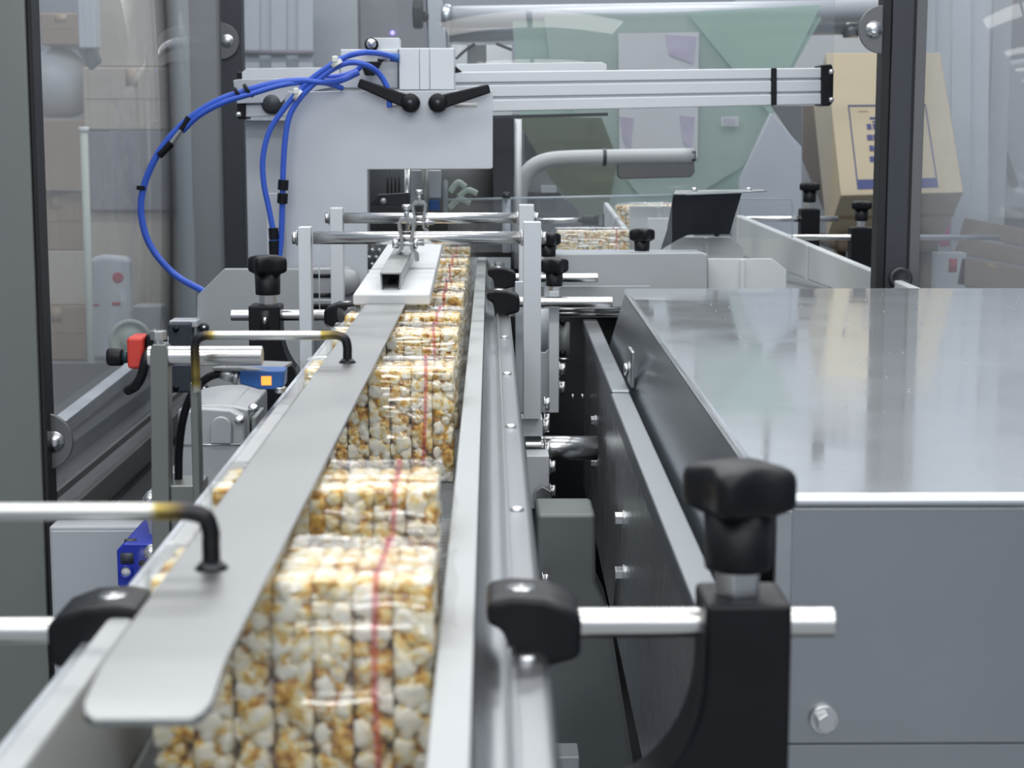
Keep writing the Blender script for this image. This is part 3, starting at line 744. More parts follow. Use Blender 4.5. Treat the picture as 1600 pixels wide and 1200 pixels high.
obj('flange_bolt', G().hexbolt((c.x, Yg, c.z), (0, -1, 0), 0.0075, 0.010), 'bolt_steel', t)
c = W(260, 915, Yg + .002)
obj('output_bore', G().cyl((c.x, Yg - 0.001, c.z), (c.x, Yg + 0.0195, c.z), 0.022, 32), 'black_and_shade', t)

# square post with shaft
Y2 = 1.655
t = thing('square_post', 'brushed square steel post with hex bolt on top, clamping a horizontal shaft', 'post', W(253, 880, Y2))
a, b = W(234, 548, Y2), W(262, 1060, Y2)
obj('upright', G().plate([(234, 547), (238, 538), (257, 538), (262, 547), (268, 1060), (240, 1060)], Y2, 0.022), 'post_steel', t, 0.0012)
a2 = W(248, 547, Y2 + 0.011)
obj('hex_bolt', G().cyl(a2, a2 + Vector((0, 0, 0.010)), 0.0042, 16).cyl(a2 + Vector((0, 0, 0.010)), a2 + Vector((0, 0, 0.0185)), 0.0078, 6), 'bolt_steel', t, 0.0005)
zc = W(330, 556, Y2 + 0.011).z
obj('shaft', G().cyl((W(228, 556, Y2).x, Y2 + 0.011, zc), (W(408, 556, Y2).x, Y2 + 0.011, zc), 0.0094, 32), 'rod_steel', t, 0.001)
obj('ledge', G().boxpx(264, 758, 315, 860, Y2 + 0.004, 0.05), 'post_steel', t, 0.002)
# photo sensor on its plate
Ys = 1.6695
t = thing('photo_sensor', 'blue photo sensor with glowing orange lamp under a small steel plate', 'sensor', W(410, 605, Ys))
obj('mount_plate', G().prism([W(332, 574, 1.672), W(375, 574, 1.672), W(388, 579, 1.672), W(432, 579, 1.672), W(457, 565, 1.78), W(398, 563, 1.78), W(345, 570, 1.74)], (0, 0, -0.0032)), 'bar_steel', t, 0.0008)
o = obj('body', G().plate([(374, 579), (444, 579), (443, 605), (430, 609), (405, 609), (388, 604), (374, 600)], Ys, 0.030), 'sensor_blue', t, 0.002)
obj('lamp', G().boxpx(408, 588, 424, 602, Ys - 0.0008, 0.001), 'lamp_orange', o, 0.0003)
obj('cable_gland', G().cyl(W(346, 582, Ys + 0.01), W(366, 588, Ys + 0.01), 0.0062, 16).cyl(W(366, 588, Ys + .01), W(373, 590, Ys + .01), 0.0075, 12), 'bolt_steel', t)
obj('nut', G().hexbolt(W(436, 606, Ys) + Vector((0, 0.006, 0)), (0, 0, -1), 0.005, 0.004), 'bolt_steel', t)
obj('cable', G().tube([W(350, 582, Ys + 0.01), W(325, 590, Ys + 0.01), W(302, 612, Ys + 0.012), W(287, 650, Ys + .015), W(280, 700, Ys + .02), W(279, 755, Ys + .02), W(281, 900, Ys + .02)], 0.0040, 12), 'black_plastic', t)
# motor
Ym = 2.06
t = thing('gear_motor', 'pale grey cast motor with rounded ribbed cover behind the rods', 'motor', W(340, 760, Ym))
cov = [(276, 690), (278, 655), (290, 642), (318, 637), (360, 640), (382, 652), (383, 690), (381, 740), (379, 830), (272, 830)]
obj('end_cover', G().plate(cov, Ym, 0.02), 'cast_aluminium', t, 0.004, 3)
a, b = W(274, 627, Ym + 0.14), W(400, 830, Ym + 0.14)
arch = []
for i in range(13):
    u = i / 12; x = 278 + u * 112; arch.append((x, 646 - 14 * math.sin(math.pi * (0.12 + 0.76 * u)) ** 0.8))
obj('body', G().plate(arch + [(392, 830), (274, 830)], Ym + 0.0205, 0.17), 'cast_aluminium', t, 0.003)
for (x_, sk) in ((340, 0), (352, 0), (364, 0)):
    q0 = W(x_, 633.5, Ym + 0.03)
    obj('rib', G().box(q0.x - 0.0006, q0.x + 0.0006, Ym + 0.03, Ym + 0.17, q0.z - 0.004, q0.z + 0.0018), 'cast_aluminium', t)
arc = [(333, 695)]
for i in range(13):
    aa = math.pi - math.pi * i / 12; arc.append((345 + 17 * math.cos(aa), 668 - 17 * math.sin(aa)))
obj('boss', G().plate(arc[1:] + [(362, 694), (328, 694)], Ym - 0.006, 0.006), 'cast_aluminium', t, 0.002)
obj('seam', G().boxpx(276, 694, 384, 696, Ym - 0.002, 0.003), 'bolt_steel', t)
for (cx, cy, Yb) in ((374, 657, Ym - 0.001), (396, 639, Ym + 0.02)):
    obj('screw', G().lathe([(0.006, 0), (0.006, 0.003), (0.004, 0.005)], W(cx, cy, Yb), (0, -0.5, 1), 16), 'bolt_steel', t)
obj('side_lug', G().boxpx(392, 652, 402, 745, Ym + 0.02, 0.08), 'dark_housing', t, 0.002)
obj('lower_case', G().prism([W(222, 778, 2.10), W(262, 738, 2.10), W(300, 738, 2.10), W(300, 860, 2.10), W(238, 860, 2.10)], (0, 0.1, 0)), 'cast_aluminium', t, 0.002)
obj('lower_nut', G().hexbolt(W(237, 778, 2.10), (0, -1, 0), 0.0075, 0.012), 'bolt_steel', t)
# red clip sensor
Yc = 2.30
t = thing('red_clip', 'red and black clip with round black knob fixed behind the square post', 'clip', W(205, 575, Yc))
obj('red_shell', G().boxpx(197, 527, 224, 577, Yc, 0.05), 'red_plastic', t, 0.005, 3)
obj('core', G().boxpx(226, 522, 254, 574, Yc + 0.01, 0.045), 'black_plastic', t, 0.004)
z_ = W(0, 561, Yc).z
obj('knob', G().lathe([(0.0105, 0), (0.0118, 0.003), (0.0118, 0.017), (0.0104, 0.020)], (W(187, 561, Yc).x, Yc + 0.02, z_), (-1, 0, 0), 28), 'black_plastic', t)
obj('neck', G().cyl((W(198, 561, Yc).x, Yc + 0.02, z_), (W(186, 561, Yc).x, Yc + 0.02, z_), 0.0080, 20), 'teal_dark', t)
obj('mount_leg', G().box(W(241, 570, Yc).x, W(256, 570, Yc).x, Yc + 0.012, Yc + 0.05, 0.0, W(0, 573.5, Yc + .01).z), 'dark_housing', t)
obj('cable', G().tube([W(236, 545, Yc + .005), W(228, 560, Yc - 0.01), W(222, 585, Yc - .01), W(212, 603, Yc - 0.005), W(200, 610, Yc + 0.02)], 0.0065, 12), 'black_plastic', t)
# grey mounting plate with slanted corner + dark module
Yq = 3.02
t = thing('mounting_plate', 'grey plate with cut corner behind the star-knob bracket, end of the blue hose loop', 'plate', W(390, 620, Yq))
obj('plate', G().plate([(308, 462), (350, 420), (475, 420), (475, 610), (306, 610)], Yq, 0.016), 'cabinet_grey', t, 0.002)
for cy in (512, 607):
    c = W(319, cy, Yq)
    rg = obj('socket_screw', G().lathe([(0.0085, 0), (0.0085, 0.005), (0.0055, 0.006)], (c.x, Yq, c.z), (0, -1, 0), 20), 'dark_post', t)
    obj('socket', G().cyl((c.x, Yq - 0.0068, c.z), (c.x, Yq - 0.006, c.z), 0.0042, 6), 'bolt_steel', rg)
t = thing('dark_module', 'dark blue-grey square module with screws beside the hex bolt post', 'module', W(280, 620, 2.96))
obj('body', G().boxpx(262, 505, 299, 614, 2.96, 0.05), 'navy_grey', t, 0.004, 3)
for cy in (514, 606):
    c = W(275, cy, 2.96); obj('screw', G().cyl((c.x, 2.956, c.z), (c.x, 2.961, c.z), 0.005, 16), 'black_plastic', t)
obj('cap', G().boxpx(264, 501, 308, 512, 2.985, 0.05), 'grey_plate', t, 0.002)
# ------------------------------------------------------------------ right: steel cover, frame, bolts
Yf, Yb = 1.20, 2.87
zt = W(1400, 772, Yf).z
xf, xb = W(1204, 772, Yf).x, W(974, 446, Yb).x
def XS(y): return 0.155 + 0.0126 * y        # foot of the cover side
def XF(y): return 0.1315 + 0.0104 * y       # outer edge of the frame flange
t = thing('steel_cover', 'big box-shaped steel cover with mirror-like lid', 'machine cover', (0.5, 1.9, 0.5))
lid = G().prism([(xf, Yf, zt), (1.25, Yf, zt), (1.25, Yb, zt), (xb, Yb, zt)], (0, 0, -0.010))
obj('lid', lid, 'lid_steel', t, 0.005, 4)
obj('front_panel', G().box(xf + 0.004, 1.24, Yf + 0.003, Yf + 0.007, W(0, 1170, Yf).z, zt - 0.0103), 'front_steel', t, 0.001)
obj('lower_panel', G().box(xf + 0.004, 1.24, Yf + 0.006, Yf + 0.010, 0.25, W(0, 1170, Yf).z - 0.0015), 'front_steel', t, 0.001)
obj('side_panel', G().prism([(xf + 0.002, Yf + 0.004, zt - 0.0103), (xb + 0.002, Yb - 0.004, zt - 0.0103), (XS(Yb) , Yb - 0.004, D(0.352)), (XS(Yf), Yf + 0.004, D(0.352))], (0.003, 0, 0)), 'side_steel', t)
obj('corner_flange', G().box(xf + 0.0045, xf + 0.016, Yf + 0.0005, Yf + 0.0028, 0.8, zt - 0.012), 'satin_steel', t, 0.0008)
c = W(1288, 1125, Yf)
obj('bolt', G().cyl((c.x, Yf + 0.003, c.z), (c.x, Yf - 0.001, c.z), 0.0105, 24).cyl((c.x, Yf - 0.001, c.z), (c.x, Yf - 0.010, c.z), 0.0075, 6), 'bolt_steel', t, 0.0008)
obj('side_tab', G().box(W(984, 580, 2.32).x, W(990, 580, 2.32).x, 2.30, 2.36, W(0, 606, 2.32).z, W(0, 548, 2.32).z), 'satin_steel', t, 0.002)
c = W(984, 577, 2.33)
obj('tab_bolt', G().hexbolt(c, (-1, 0, 0), 0.0085, 0.006), 'bolt_steel', t)
g = G(); rnd = random.Random(5)
for i in range(150):
    yy = rnd.uniform(1.3, 2.8); xx = rnd.uniform(0.30, 1.0); r_ = rnd.uniform(0.0004, 0.0011)
    ret = bmesh.ops.create_icosphere(g.bm, subdivisions=1, radius=r_)
    for v in ret['verts']: v.co += Vector((xx, yy, zt + r_ * 0.6))
o = obj('crumbs', g, 'white_plastic'); o['kind'] = 'stuff'; tag(o, 'tiny pale crumbs scattered over the shiny cover lid', 'crumbs')

XB = 0.149
t = thing('conveyor_chassis', 'dark polished frame panel with pale top flange and hex bolts, under the cover side', 'machine frame', (0.16, 2.0, D(0.62)))
bz = D(0.330)
def flange(y0, y1, z, ins=0.0):
    L = [(XF(y0) + ins, y0, z), (XS(y0) - 0.0025, y0, z), (XS(y1) - 0.0025, y1, z), (XF(y1) + ins, y1, z)]
    return G().prism(L, (0, 0, -0.022))
obj('top_flange', flange(0.97, 2.262, bz), 'flange_steel', t, 0.003, 3)
obj('top_flange', flange(2.2665, 3.16, bz + 0.003, 0.001), 'flange_steel', t, 0.003, 3)
def XP(y): return XF(y) + 0.003
obj('side_panel', G().prism([(XP(0.97), 0.97, bz - 0.0225), (XP(3.12), 3.12, bz - 0.0225), (XP(3.12), 3.12, D(0.62)), (XP(0.97), 0.97, D(0.62))], (0.005, 0, 0)), 'panel_steel', t)
for (px, py, r_, h_) in ((975, 811, 0.0085, 0.009), (975, 896, 0.0085, 0.009), (931, 658, 0.0080, 0.006), (931, 723, 0.0080, 0.006)):
    d_ = _R @ Vector(((px - 800) / F, -(py - 600) / F, -1)); k = 0.1345 / (d_.x - 0.0104 * d_.y)
    obj('bolt', G().hexbolt(Vector((0, 0, ZC)) + d_ * k, (-1, 0, 0), r_, h_), 'bolt_steel', t, 0.0004)
# drive shaft
Ysf = 2.46
zs = W(0, 702, Ysf).z
t = thing('drive_shaft', 'short polished drive shaft between the belt bearing and the dark frame', 'shaft', (0.1, Ysf, zs))
obj('shaft', G().cyl((W(800, 700, Ysf).x, Ysf, zs), (XB + 0.002, Ysf, zs), 0.0175, 36), 'rod_steel', t)
obj('collar', G().cyl((W(820, 700, Ysf).x, Ysf, zs + 0.004), (W(846, 700, Ysf).x, Ysf, zs + 0.004), 0.0225, 36), 'rod_steel', t, 0.001)
obj('bolt', G().hexbolt((W(852, 0, Ysf).x, Ysf - 0.014, zs), (1, 0, 0), 0.012, 0.006), 'bolt_steel', t)
# bearing bracket blocks
t = thing('bearing_bracket', 'pale grey bearing block with hex bolts below the near gate post', 'bracket', W(840, 790, 2.36))
obj('upper_block', G().boxpx(815, 655, 848, 682, 2.42, 0.05), 'white_post', t, 0.001)
obj('lower_block', G().boxpx(822, 712, 858, 795, 2.36, 0.05), 'white_post', t, 0.002)
for (px, py, Y) in ((850, 633, 2.44), (850, 658, 2.44), (849, 668, 2.42), (859, 732, 2.37), (859, 770, 2.37)):
    c = W(px, py, Y); obj('bolt', G().hexbolt((c.x, Y + 0.012, c.z), (1, 0, 0), 0.0085, 0.0065), 'bolt_steel', t)
c = W(848, 770, 2.355)
obj('front_bolt', G().cyl(c + Vector((0, 0.01, 0.003)), c + Vector((0, -0.004, 0)), 0.009, 20).cyl(c, c + Vector((0, -0.014, -0.002)), 0.0130, 6), 'bolt_steel', t, 0.001)
# U bracket behind
t = thing('fork_bracket', 'grey fork-shaped plate behind the near gate post', 'bracket', W(840, 645, 2.66))
fp = [(805, 440), (822, 440), (822, 548), (826, 551), (852, 551), (858, 545), (858, 452), (873, 452), (873, 638), (868, 645), (812, 645), (805, 640)]
obj('fork', G().plate(fp, 2.68, 0.012), 'grey_plate', t, 0.001)
obj('rear_plate', G().boxpx(806, 483, 858, 560, 2.70, 0.006), 'grey_plate', t)
for (px, py) in ((873, 577), (873, 606)):
    c = W(px, py, 2.69); obj('bolt', G().hexbolt((c.x, 2.69, c.z), (1, 0, 0), 0.0095, 0.008), 'bolt_steel', t)
for (px, py) in ((893, 620), (908, 620)):
    c = W(px, py, 2.9); obj('stud', G().cyl((c.x, 2.9, c.z), (c.x + 0.004, 2.9, c.z), 0.005, 12), 'bolt_steel', t)
# lower housing
t = thing('lower_housing', 'dark grey sheet housing deep in the gap between rail and frame', 'machine housing', W(885, 1300, 2.15))
obj('housing', G().plate([(838, 803), (931, 803), (931, 908), (950, 948), (1012, 1330), (846, 1330)], 2.15, 0.10), 'dark_housing', t, 0.006, 3)
obj('foot_block', G().boxpx(868, 1183, 905, 1260, 2.0, 0.05), 'white_post', t, 0.002)
c = W(845, 905, 2.1); obj('bolt', G().hexbolt(W(846, 905, 2.12), (1, 0, 0), 0.009, 0.008), 'bolt_steel', t)
# dark cavity walls
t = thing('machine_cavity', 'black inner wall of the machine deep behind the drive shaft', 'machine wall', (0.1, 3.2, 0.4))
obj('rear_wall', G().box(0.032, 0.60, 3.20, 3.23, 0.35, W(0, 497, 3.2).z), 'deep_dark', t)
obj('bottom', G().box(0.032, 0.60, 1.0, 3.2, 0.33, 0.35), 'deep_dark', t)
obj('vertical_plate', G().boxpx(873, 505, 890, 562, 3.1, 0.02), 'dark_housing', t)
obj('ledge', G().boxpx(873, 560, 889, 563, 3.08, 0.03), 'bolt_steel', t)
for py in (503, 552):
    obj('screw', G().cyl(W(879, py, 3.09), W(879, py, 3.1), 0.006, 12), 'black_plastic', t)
# cross rails below infeed cover
t = thing('cross_rail', 'pair of thin polished cross rails under the infeed cover', 'rail', W(920, 490, 3.16))
for py, r_ in ((484, 0.0035), (490.5, 0.0045)):
    a, b = W(846, py, 3.16), W(1010, py, 3.16); obj('rail', G().cyl(a, b, r_, 12), 'rod_steel', t)
# ------------------------------------------------------------------ actuator portal behind the gates
Ya = 3.30
t = thing('rodless_cylinder', 'long ribbed aluminium pneumatic cylinder with black end caps across the back', 'actuator', W(840, 190, Ya))
tilt = 0.0
def bar_px(x0, y0, x1, y1, h0, h1, Y, th):
    return G().plate([(x0, y0), (x1, y1), (x1, y1 + h1), (x0, y0 + h0)], Y, th)
for (a0, a1, b0, b1, dy) in ((112, 127, 104, 119, 0.0), (129, 146, 122, 141, 0.004), (148, 163, 143, 163, 0.0)):
    pass
x0, x1 = 383, 1284
def yl(x, ya, yb): return ya + (yb - ya) * (x - 383) / (1284 - 383)
core = G().plate([(x0, 117), (x1, 108), (x1, 161), (x0, 182)], Ya + 0.006, 0.06)
obj('core', core, 'aluminium', t)
for (ya0, ya1, yb0, yb1) in ((116, 134, 106, 122), (139, 158, 125, 143), (163, 183, 146, 163)):
    obj('rail_rib', G().plate([(x0, ya0), (x1, yb0), (x1, yb1), (x0, ya1)], Ya, 0.0055), 'cylinder_aluminium', t, 0.002)
obj('end_cap', G().plate([(1283, 101), (1300, 100), (1303, 112), (1302, 160), (1296, 166), (1283, 164)], Ya - 0.004, 0.075), 'black_plastic', t, 0.003)
obj('clamp_band', G().plate([(1205, 106), (1214, 106), (1214, 164), (1205, 165)], Ya - 0.003, 0.07), 'black_plastic', t, 0.002)
obj('end_cap', G().plate([(370, 112), (384, 112), (384, 186), (370, 186)], Ya - 0.004, 0.075), 'black_plastic', t, 0.003)
for py in (112, 156):
    obj('screw', G().cyl(W(1299, py, Ya - 0.0045), W(1299, py, Ya - 0.009), 0.0050, 14), 'bolt_steel', t)
obj('screw', G().cyl(W(373, 179, Ya - 0.0045), W(373, 179, Ya - 0.01), 0.0055, 14), 'bolt_steel', t)
obj('sensor_strip', G().plate([(714, 182), (950, 176), (950, 181), (714, 187)], Ya + 0.004, 0.02), 'dark_post', t)
obj('top_cover', G().plate([(713, 100), (940, 97), (948, 101), (948, 110), (713, 114)], Ya + 0.03, 0.02), 'white_post', t, 0.001)
obj('top_cover', G().plate([(378, 113), (385, 107), (530, 105), (530, 122), (378, 126)], Ya - 0.0065, 0.002), 'white_post', t, 0.0008)
obj('hose_bracket', G().plate([(364, 126), (371, 124), (455, 122), (560, 118), (575, 117), (575, 126), (450, 150), (440, 160), (370, 162)], Ya - 0.012, 0.004), 'aluminium', t, 0.001)
obj('bracket_foot', G().lathe([(0.020, 0), (0.018, 0.006), (0.012, 0.010)], W(425, 162, Ya - 0.005), (0, -1, 0), 24), 'dark_post', t)

# carriage with plates, lever handles
Yc2 = 3.10
t = thing('actuator_carriage', 'grey L-shaped plate carriage with two black lever handles', 'carriage', W(600, 420, Yc2))
Lp = [(445, 150), (450, 143), (768, 141), (770, 145), (770, 262), (767, 264), (574, 265), (574, 470), (446, 470)]
obj('face_plate', G().plate(Lp, Yc2, 0.012), 'grey_plate', t, 0.0015)
obj('top_block', G().boxpx(623, 75, 710, 141, Yc2 + 0.02, 0.10), 'white_post', t, 0.002)
for px in (655.5, 671.5):
    obj('block_groove', G().boxpx(px - 0.6, 76, px + 0.6, 140, Yc2 + 0.0195, 0.001), 'mid_post', t)
obj('rear_block', G().boxpx(532, 77, 622, 138, Yc2 + 0.05, 0.07), 'white_post', t, 0.002)
obj('rear_tower', G().boxpx(575, 59, 624, 78, Yc2 + 0.055, 0.06), 'white_post', t, 0.001)
obj('slot', G().boxpx(606, 161, 622, 167, Yc2 - 0.0006, 0.001), 'tie_white', t)
obj('slot', G().boxpx(710, 161, 745, 167, Yc2 - 0.0006, 0.001), 'tie_white', t)
def lever(parent, cx, cy, ex, ey, Y):
    c = W(cx, cy, Y); e = W(ex, ey, Y); d = (e - c).normalized(); nrm = Vector((-d.z, 0, d.x))
    h = obj('lever_handle', G().prism([c + nrm * 0.0125 - d * 0.004, c - nrm * 0.0125 - d * 0.004, e - nrm * 0.0078, e + nrm * 0.0078], (0, 0.010, 0)), 'black_plastic', parent, 0.003, 3)
    obj('hub', G().lathe([(0.0165, 0), (0.0165, 0.022), (0.014, 0.027), (0.006, 0.028)], (c.x, Y + 0.0225, c.z), (0, -1, 0), 28), 'black_plastic', h)
    obj('hub_screw', G().cyl((c.x, Y - 0.007, c.z), (c.x, Y - 0.005, c.z), 0.006, 6), 'dark_post', h)
lever(t, 641, 161, 560, 129, Yc2 - 0.024)
lever(t, 684, 161, 765, 138, Yc2 - 0.024)
obj('backing_plate', G().boxpx(383, 188, 470, 470, Yc2 + 0.26, 0.014), 'grey_plate', t, 0.002)
obj('valve_strip', G().boxpx(415, 302, 437, 400, Yc2 + 0.01, 0.02), 'white_post', t, 0.001)
obj('eyelet', G().lathe([(0.012, 0), (0.012, 0.012), (0.009, 0.014)], W(581, 70, Yc2 + 0.045), (0, -1, 0), 24), 'black_plastic', t)
obj('eyelet_pin', G().lathe([(0.0085, 0), (0.0085, 0.018), (0.005, 0.022)], W(581, 69, Yc2 + 0.045), (0, -1, 0), 24), 'bolt_steel', t)
obj('wedge_clip', G().prism([W(562, 96, Yc2 + .02), W(597, 96, Yc2 + .02), W(585, 118, Yc2 + .02), W(570, 118, Yc2 + .02)], (0, 0.02, 0)), 'black_plastic', t, 0.002)
obj('side_clip', G().prism([W(711, 103, Yc2 + .03), W(722, 112, Yc2 + .03), W(711, 114, Yc2 + .03)], (0, 0.02, 0)), 'black_plastic', t)
obj('port_fitting', G().cyl(W(590, 91, Yc2 + 0.03), W(624, 91, Yc2 + 0.03), 0.0065, 14), 'bolt_steel', t)

# guide columns and slide seen below the plate
t = thing('lift_slide', 'dark slide with two guide columns and knurled strip, below the carriage plate', 'slide', W(660, 420, 3.42))
obj('back_panel', G().boxpx(576, 190, 800, 402, 3.62, 0.012), 'mid_post', t)
obj('frame_post', G().boxpx(804, 186, 815, 420, 3.60, 0.03), 'white_post', t)
obj('side_wall', G().boxpx(770, 184, 803, 345, 3.595, 0.02), 'dark_post', t, 0.001)
for px, r_, m_ in ((636, 0.0055, 'rod_steel'), (664, 0.0065, 'post_steel')):
    obj('guide_column', G().cyl(W(px, 262, 3.42), W(px, 375, 3.42), r_, 20), m_, t)
for px in (604, 610, 616, 622):
    obj('rib', G().boxpx(px, 266, px + 3, 305, 3.48, 0.01), 'dark_post', t)
obj('slide_block', G().boxpx(641, 266, 660, 322, 3.45, 0.03), 'grey_plate', t, 0.002)
obj('slide_block', G().boxpx(669, 266, 689, 310, 3.46, 0.03), 'grey_plate', t, 0.002)
obj('blue_block', G().boxpx(670, 313, 687, 329, 3.45, 0.02), 'sensor_blue', t, 0.001)
obj('lever_plate', G().plate([(576, 320), (590, 304), (640, 301), (640, 322)], 3.40, 0.01), 'dark_post', t, 0.002)
obj('lever_screw', G().cyl(W(599, 314, 3.39), W(599, 314, 3.4), 0.006, 16), 'bolt_steel', t)
obj('clear_strip', G().boxpx(692, 282, 700, 332, 3.46, 0.01), 'acrylic_edge', t)
for i, (a, b, c, d) in enumerate(((703, 285, 728, 300), (716, 297, 746, 308), (702, 311, 735, 325))):
    obj('film_loop', G().tube([W(a, d, 3.5), W((a + c) / 2, b, 3.5), W(c, (b + d) / 2, 3.5)], 0.006, 8), 'pale_film', t)
# knurled chain plate
t = thing('knurled_plate', 'knobbly dark metal plate under the cross rod beside the pressure plate', 'plate', W(570, 425, 3.3))
obj('base', G().boxpx(540, 376, 622, 432, 3.36, 0.02), 'dark_housing', t)
g = G()
for r_ in range(5):
    for k in range(8):
        px = 544 + k * 11 + (r_ % 2) * 5; py = 380 + r_ * 11
        ret = bmesh.ops.create_icosphere(g.bm, subdivisions=2, radius=0.0052); c = W(px, py, 3.355)
        for v in ret['verts']: v.co += c
o = obj('knob_studs', g, 'bolt_steel', t); o['kind'] = 'stuff'
# bearing castings behind left gate posts
t = thing('bearing_casting', 'grey cast bearing housing with dark slots between the two gate posts', 'casting', W(500, 480, 3.0))
obj('casting', G().plate([(436, 428), (455, 418), (545, 416), (560, 430), (560, 520), (436, 520)], 3.06, 0.03), 'cast_aluminium', t, 0.006, 3)
for (a, b, c, d) in ((488, 428, 518, 434), (488, 458, 518, 465), (488, 478, 518, 484)):
    obj('slot', G().boxpx(a, b, c, d, 3.0585, 0.002), 'black_and_shade', t)
obj('rib', G().boxpx(434, 468, 520, 476, 3.05, 0.02), 'cast_aluminium', t, 0.002)
obj('boss', G().lathe([(0.024, 0), (0.024, 0.01), (0.020, 0.014)], W(541, 440, 3.06), (0, -1, 0), 28), 'cast_aluminium', t)
obj('screw', G().cyl(W(553, 442, 3.05), W(553, 442, 3.06), 0.0045, 14), 'black_plastic', t)
t = thing('thin_rail', 'thin clear edge strip standing behind the near gate post', 'strip', W(499, 560, 2.6))
obj('strip', G().boxpx(497, 380, 500, 590, 2.62, 0.02), 'acrylic_edge', t)
obj('foot', G().boxpx(494, 575, 503, 590, 2.615, 0.03), 'grey_plate', t)

# ------------------------------------------------------------------ blue hoses
Yh = 3.06
def hose(label, pts, r=0.0046, parts=()):
    t = thing('blue_hose', label, 'hose', W(pts[0][0], pts[0][1], Yh), 'blue pneumatic hoses')
    obj('tube', G().tube([W(p_[0], p_[1], p_[2] if len(p_) > 2 else Yh) for p_ in pts], r, 12, 8), 'blue_tube', t)
    for (nm, a, b, rr_, m_) in parts:
        obj(nm, G().cyl(W(a[0], a[1], a[2] if len(a) > 2 else Yh), W(b[0], b[1], b[2] if len(b) > 2 else Yh), rr_, 16), m_, t, 0.0006)
    return t
hose('big outer loop of blue hose sweeping round to the grey mounting plate', [(560, 113, 3.09), (530, 126, 3.08), (500, 128, 3.06), (470, 126), (430, 130), (380, 143), (335, 160), (290, 190), (255, 228), (232, 270), (221, 310), (222, 345), (232, 378), (252, 408), (280, 434), (322, 457, 3.03)], 0.0058,
     (('joint', (297, 184), (283, 203), 0.0072, 'black_plastic'), ('joint_sleeve', (283, 203), (268, 223), 0.0055, 'rod_steel'), ('joint', (268, 223), (248, 243), 0.0072, 'black_plastic'), ('tie', (221, 290), (221, 297), 0.0085, 'black_plastic'), ('tie', (374, 144), (370, 147), 0.0115, 'black_plastic'), ('tie', (390, 140), (386, 143), 0.0135, 'black_plastic')))
hose('inner blue hose lying along the outer loop, ending at the cylinder bracket', [(535, 138, 3.09), (510, 130, 3.07), (480, 128, 3.065), (440, 133, 3.055), (395, 146, 3.052), (350, 160, 3.052), (312, 180, 3.055), (285, 205, 3.06)], 0.0048)
hose('blue hose arching from the carriage top, its end plugged above the star knob', [(618, 91, 3.12), (600, 85, 3.10), (570, 82), (540, 89), (512, 105), (486, 124), (462, 148), (440, 175), (421, 205), (411, 245), (412, 285), (420, 325), (427, 362)], 0.0050,
     (('fitting', (427, 356), (428, 374), 0.0085, 'black_plastic'), ('fitting', (428, 376), (429, 398), 0.0092, 'black_plastic'), ('collar', (428, 372), (428, 377), 0.0075, 'sensor_blue'), ('plug', (624, 91, 3.12), (610, 89, 3.12), 0.0078, 'sensor_blue')))
hose('blue hose from behind the lever handle down through an inline joint', [(609, 168, 3.085), (606, 140, 3.085), (592, 115, 3.08), (570, 101), (545, 98), (520, 108), (495, 127), (470, 152), (453, 180), (446, 215), (443, 255), (442, 290), (441, 330), (439, 380), (434, 420)], 0.0050,
     (('joint', (443, 281), (442, 297), 0.0092, 'black_plastic'), ('joint', (442, 302), (441, 318), 0.0092, 'black_plastic')))
hose('short blue hose curling behind the white tie to the carriage', [(566, 102, 3.10), (555, 111, 3.10), (535, 118, 3.09), (505, 122, 3.08), (470, 126, 3.075)], 0.0046)
for (lb, px, py, dx, dy) in (('white cable tie round the hoses near the carriage top', 523, 97, 4, 9), ('white cable tie round the hoses at the plate corner', 462, 147, 7, 6)):
    t = thing('cable_tie', lb, 'cable tie', W(px, py, Yh - 0.01), 'white cable ties on the hoses')
    obj('band', G().cyl(W(px - 0.25 * dx + 2, py - 0.1 * dy, Yh - 0.004), W(px + .25 * dx + 4, py + .6 * dy, Yh - 0.004), 0.0105, 14), 'tie_white', t, 0.001)
    obj('head', G().boxpx(px - 5, py - 10, px + 5, py + 1, Yh - 0.016, 0.012), 'tie_white', t, 0.003)
# ------------------------------------------------------------------ infeed at the right
Yi = 3.12
t = thing('infeed_cover', 'rounded grey sheet cover of the infeed, star knob standing on it', 'machine cover', W(980, 490, Yi))
obj('front', G().plate([(858, 398), (866, 396), (1098, 394), (1106, 398), (1106, 478), (858, 478)], Yi, 0.014), 'cabinet_grey', t, 0.004, 3)
a, b = W(862, 396, Yi + 0.015), W(1102, 396, Yi + .015)
obj('top', G().box(a.x, b.x, Yi + 0.0145, Yi + 0.12, a.z - 0.014, a.z), 'grey_plate', t, 0.004)
obj('skirt', G().boxpx(846, 447, 1015, 480, Yi - 0.03, 0.012), 'cabinet_grey', t, 0.001)
star_knob(t, W(1003, 392, Yi + 0.03), R=0.0235, H=0.022, stem=0.0135, stem_h=0.018, nut=False, rot=0.2)
t = pack(W(984, 390, 3.42).x, 3.42, 'wrapped pack lying behind the infeed cover beside its star knob', 2, z=D(0.2915), group='wrapped packs on the infeed')
pack(W(1062, 345, 3.95).x, 3.95, 'brown-tinged wrapped pack far back between the white infeed guides', 1, z=D(0.2628), group='wrapped packs on the infeed')
t = thing('infeed_table', 'grey infeed table carrying packs and white pushers', 'table', W(1050, 460, 3.6))
xa = W(846, 430, 3.42).x
obj('table_top', G().prism([(xa, 3.26, D(0.2925)), (xa, 3.60, D(0.2925)), (xa, 3.90, D(0.2635)), (xa, 4.10, D(0.2635)), (xa, 4.10, D(0.285)), (xa, 3.26, D(0.315))], (0.66 - xa, 0, 0)), 'dark_housing', t, 0.002)
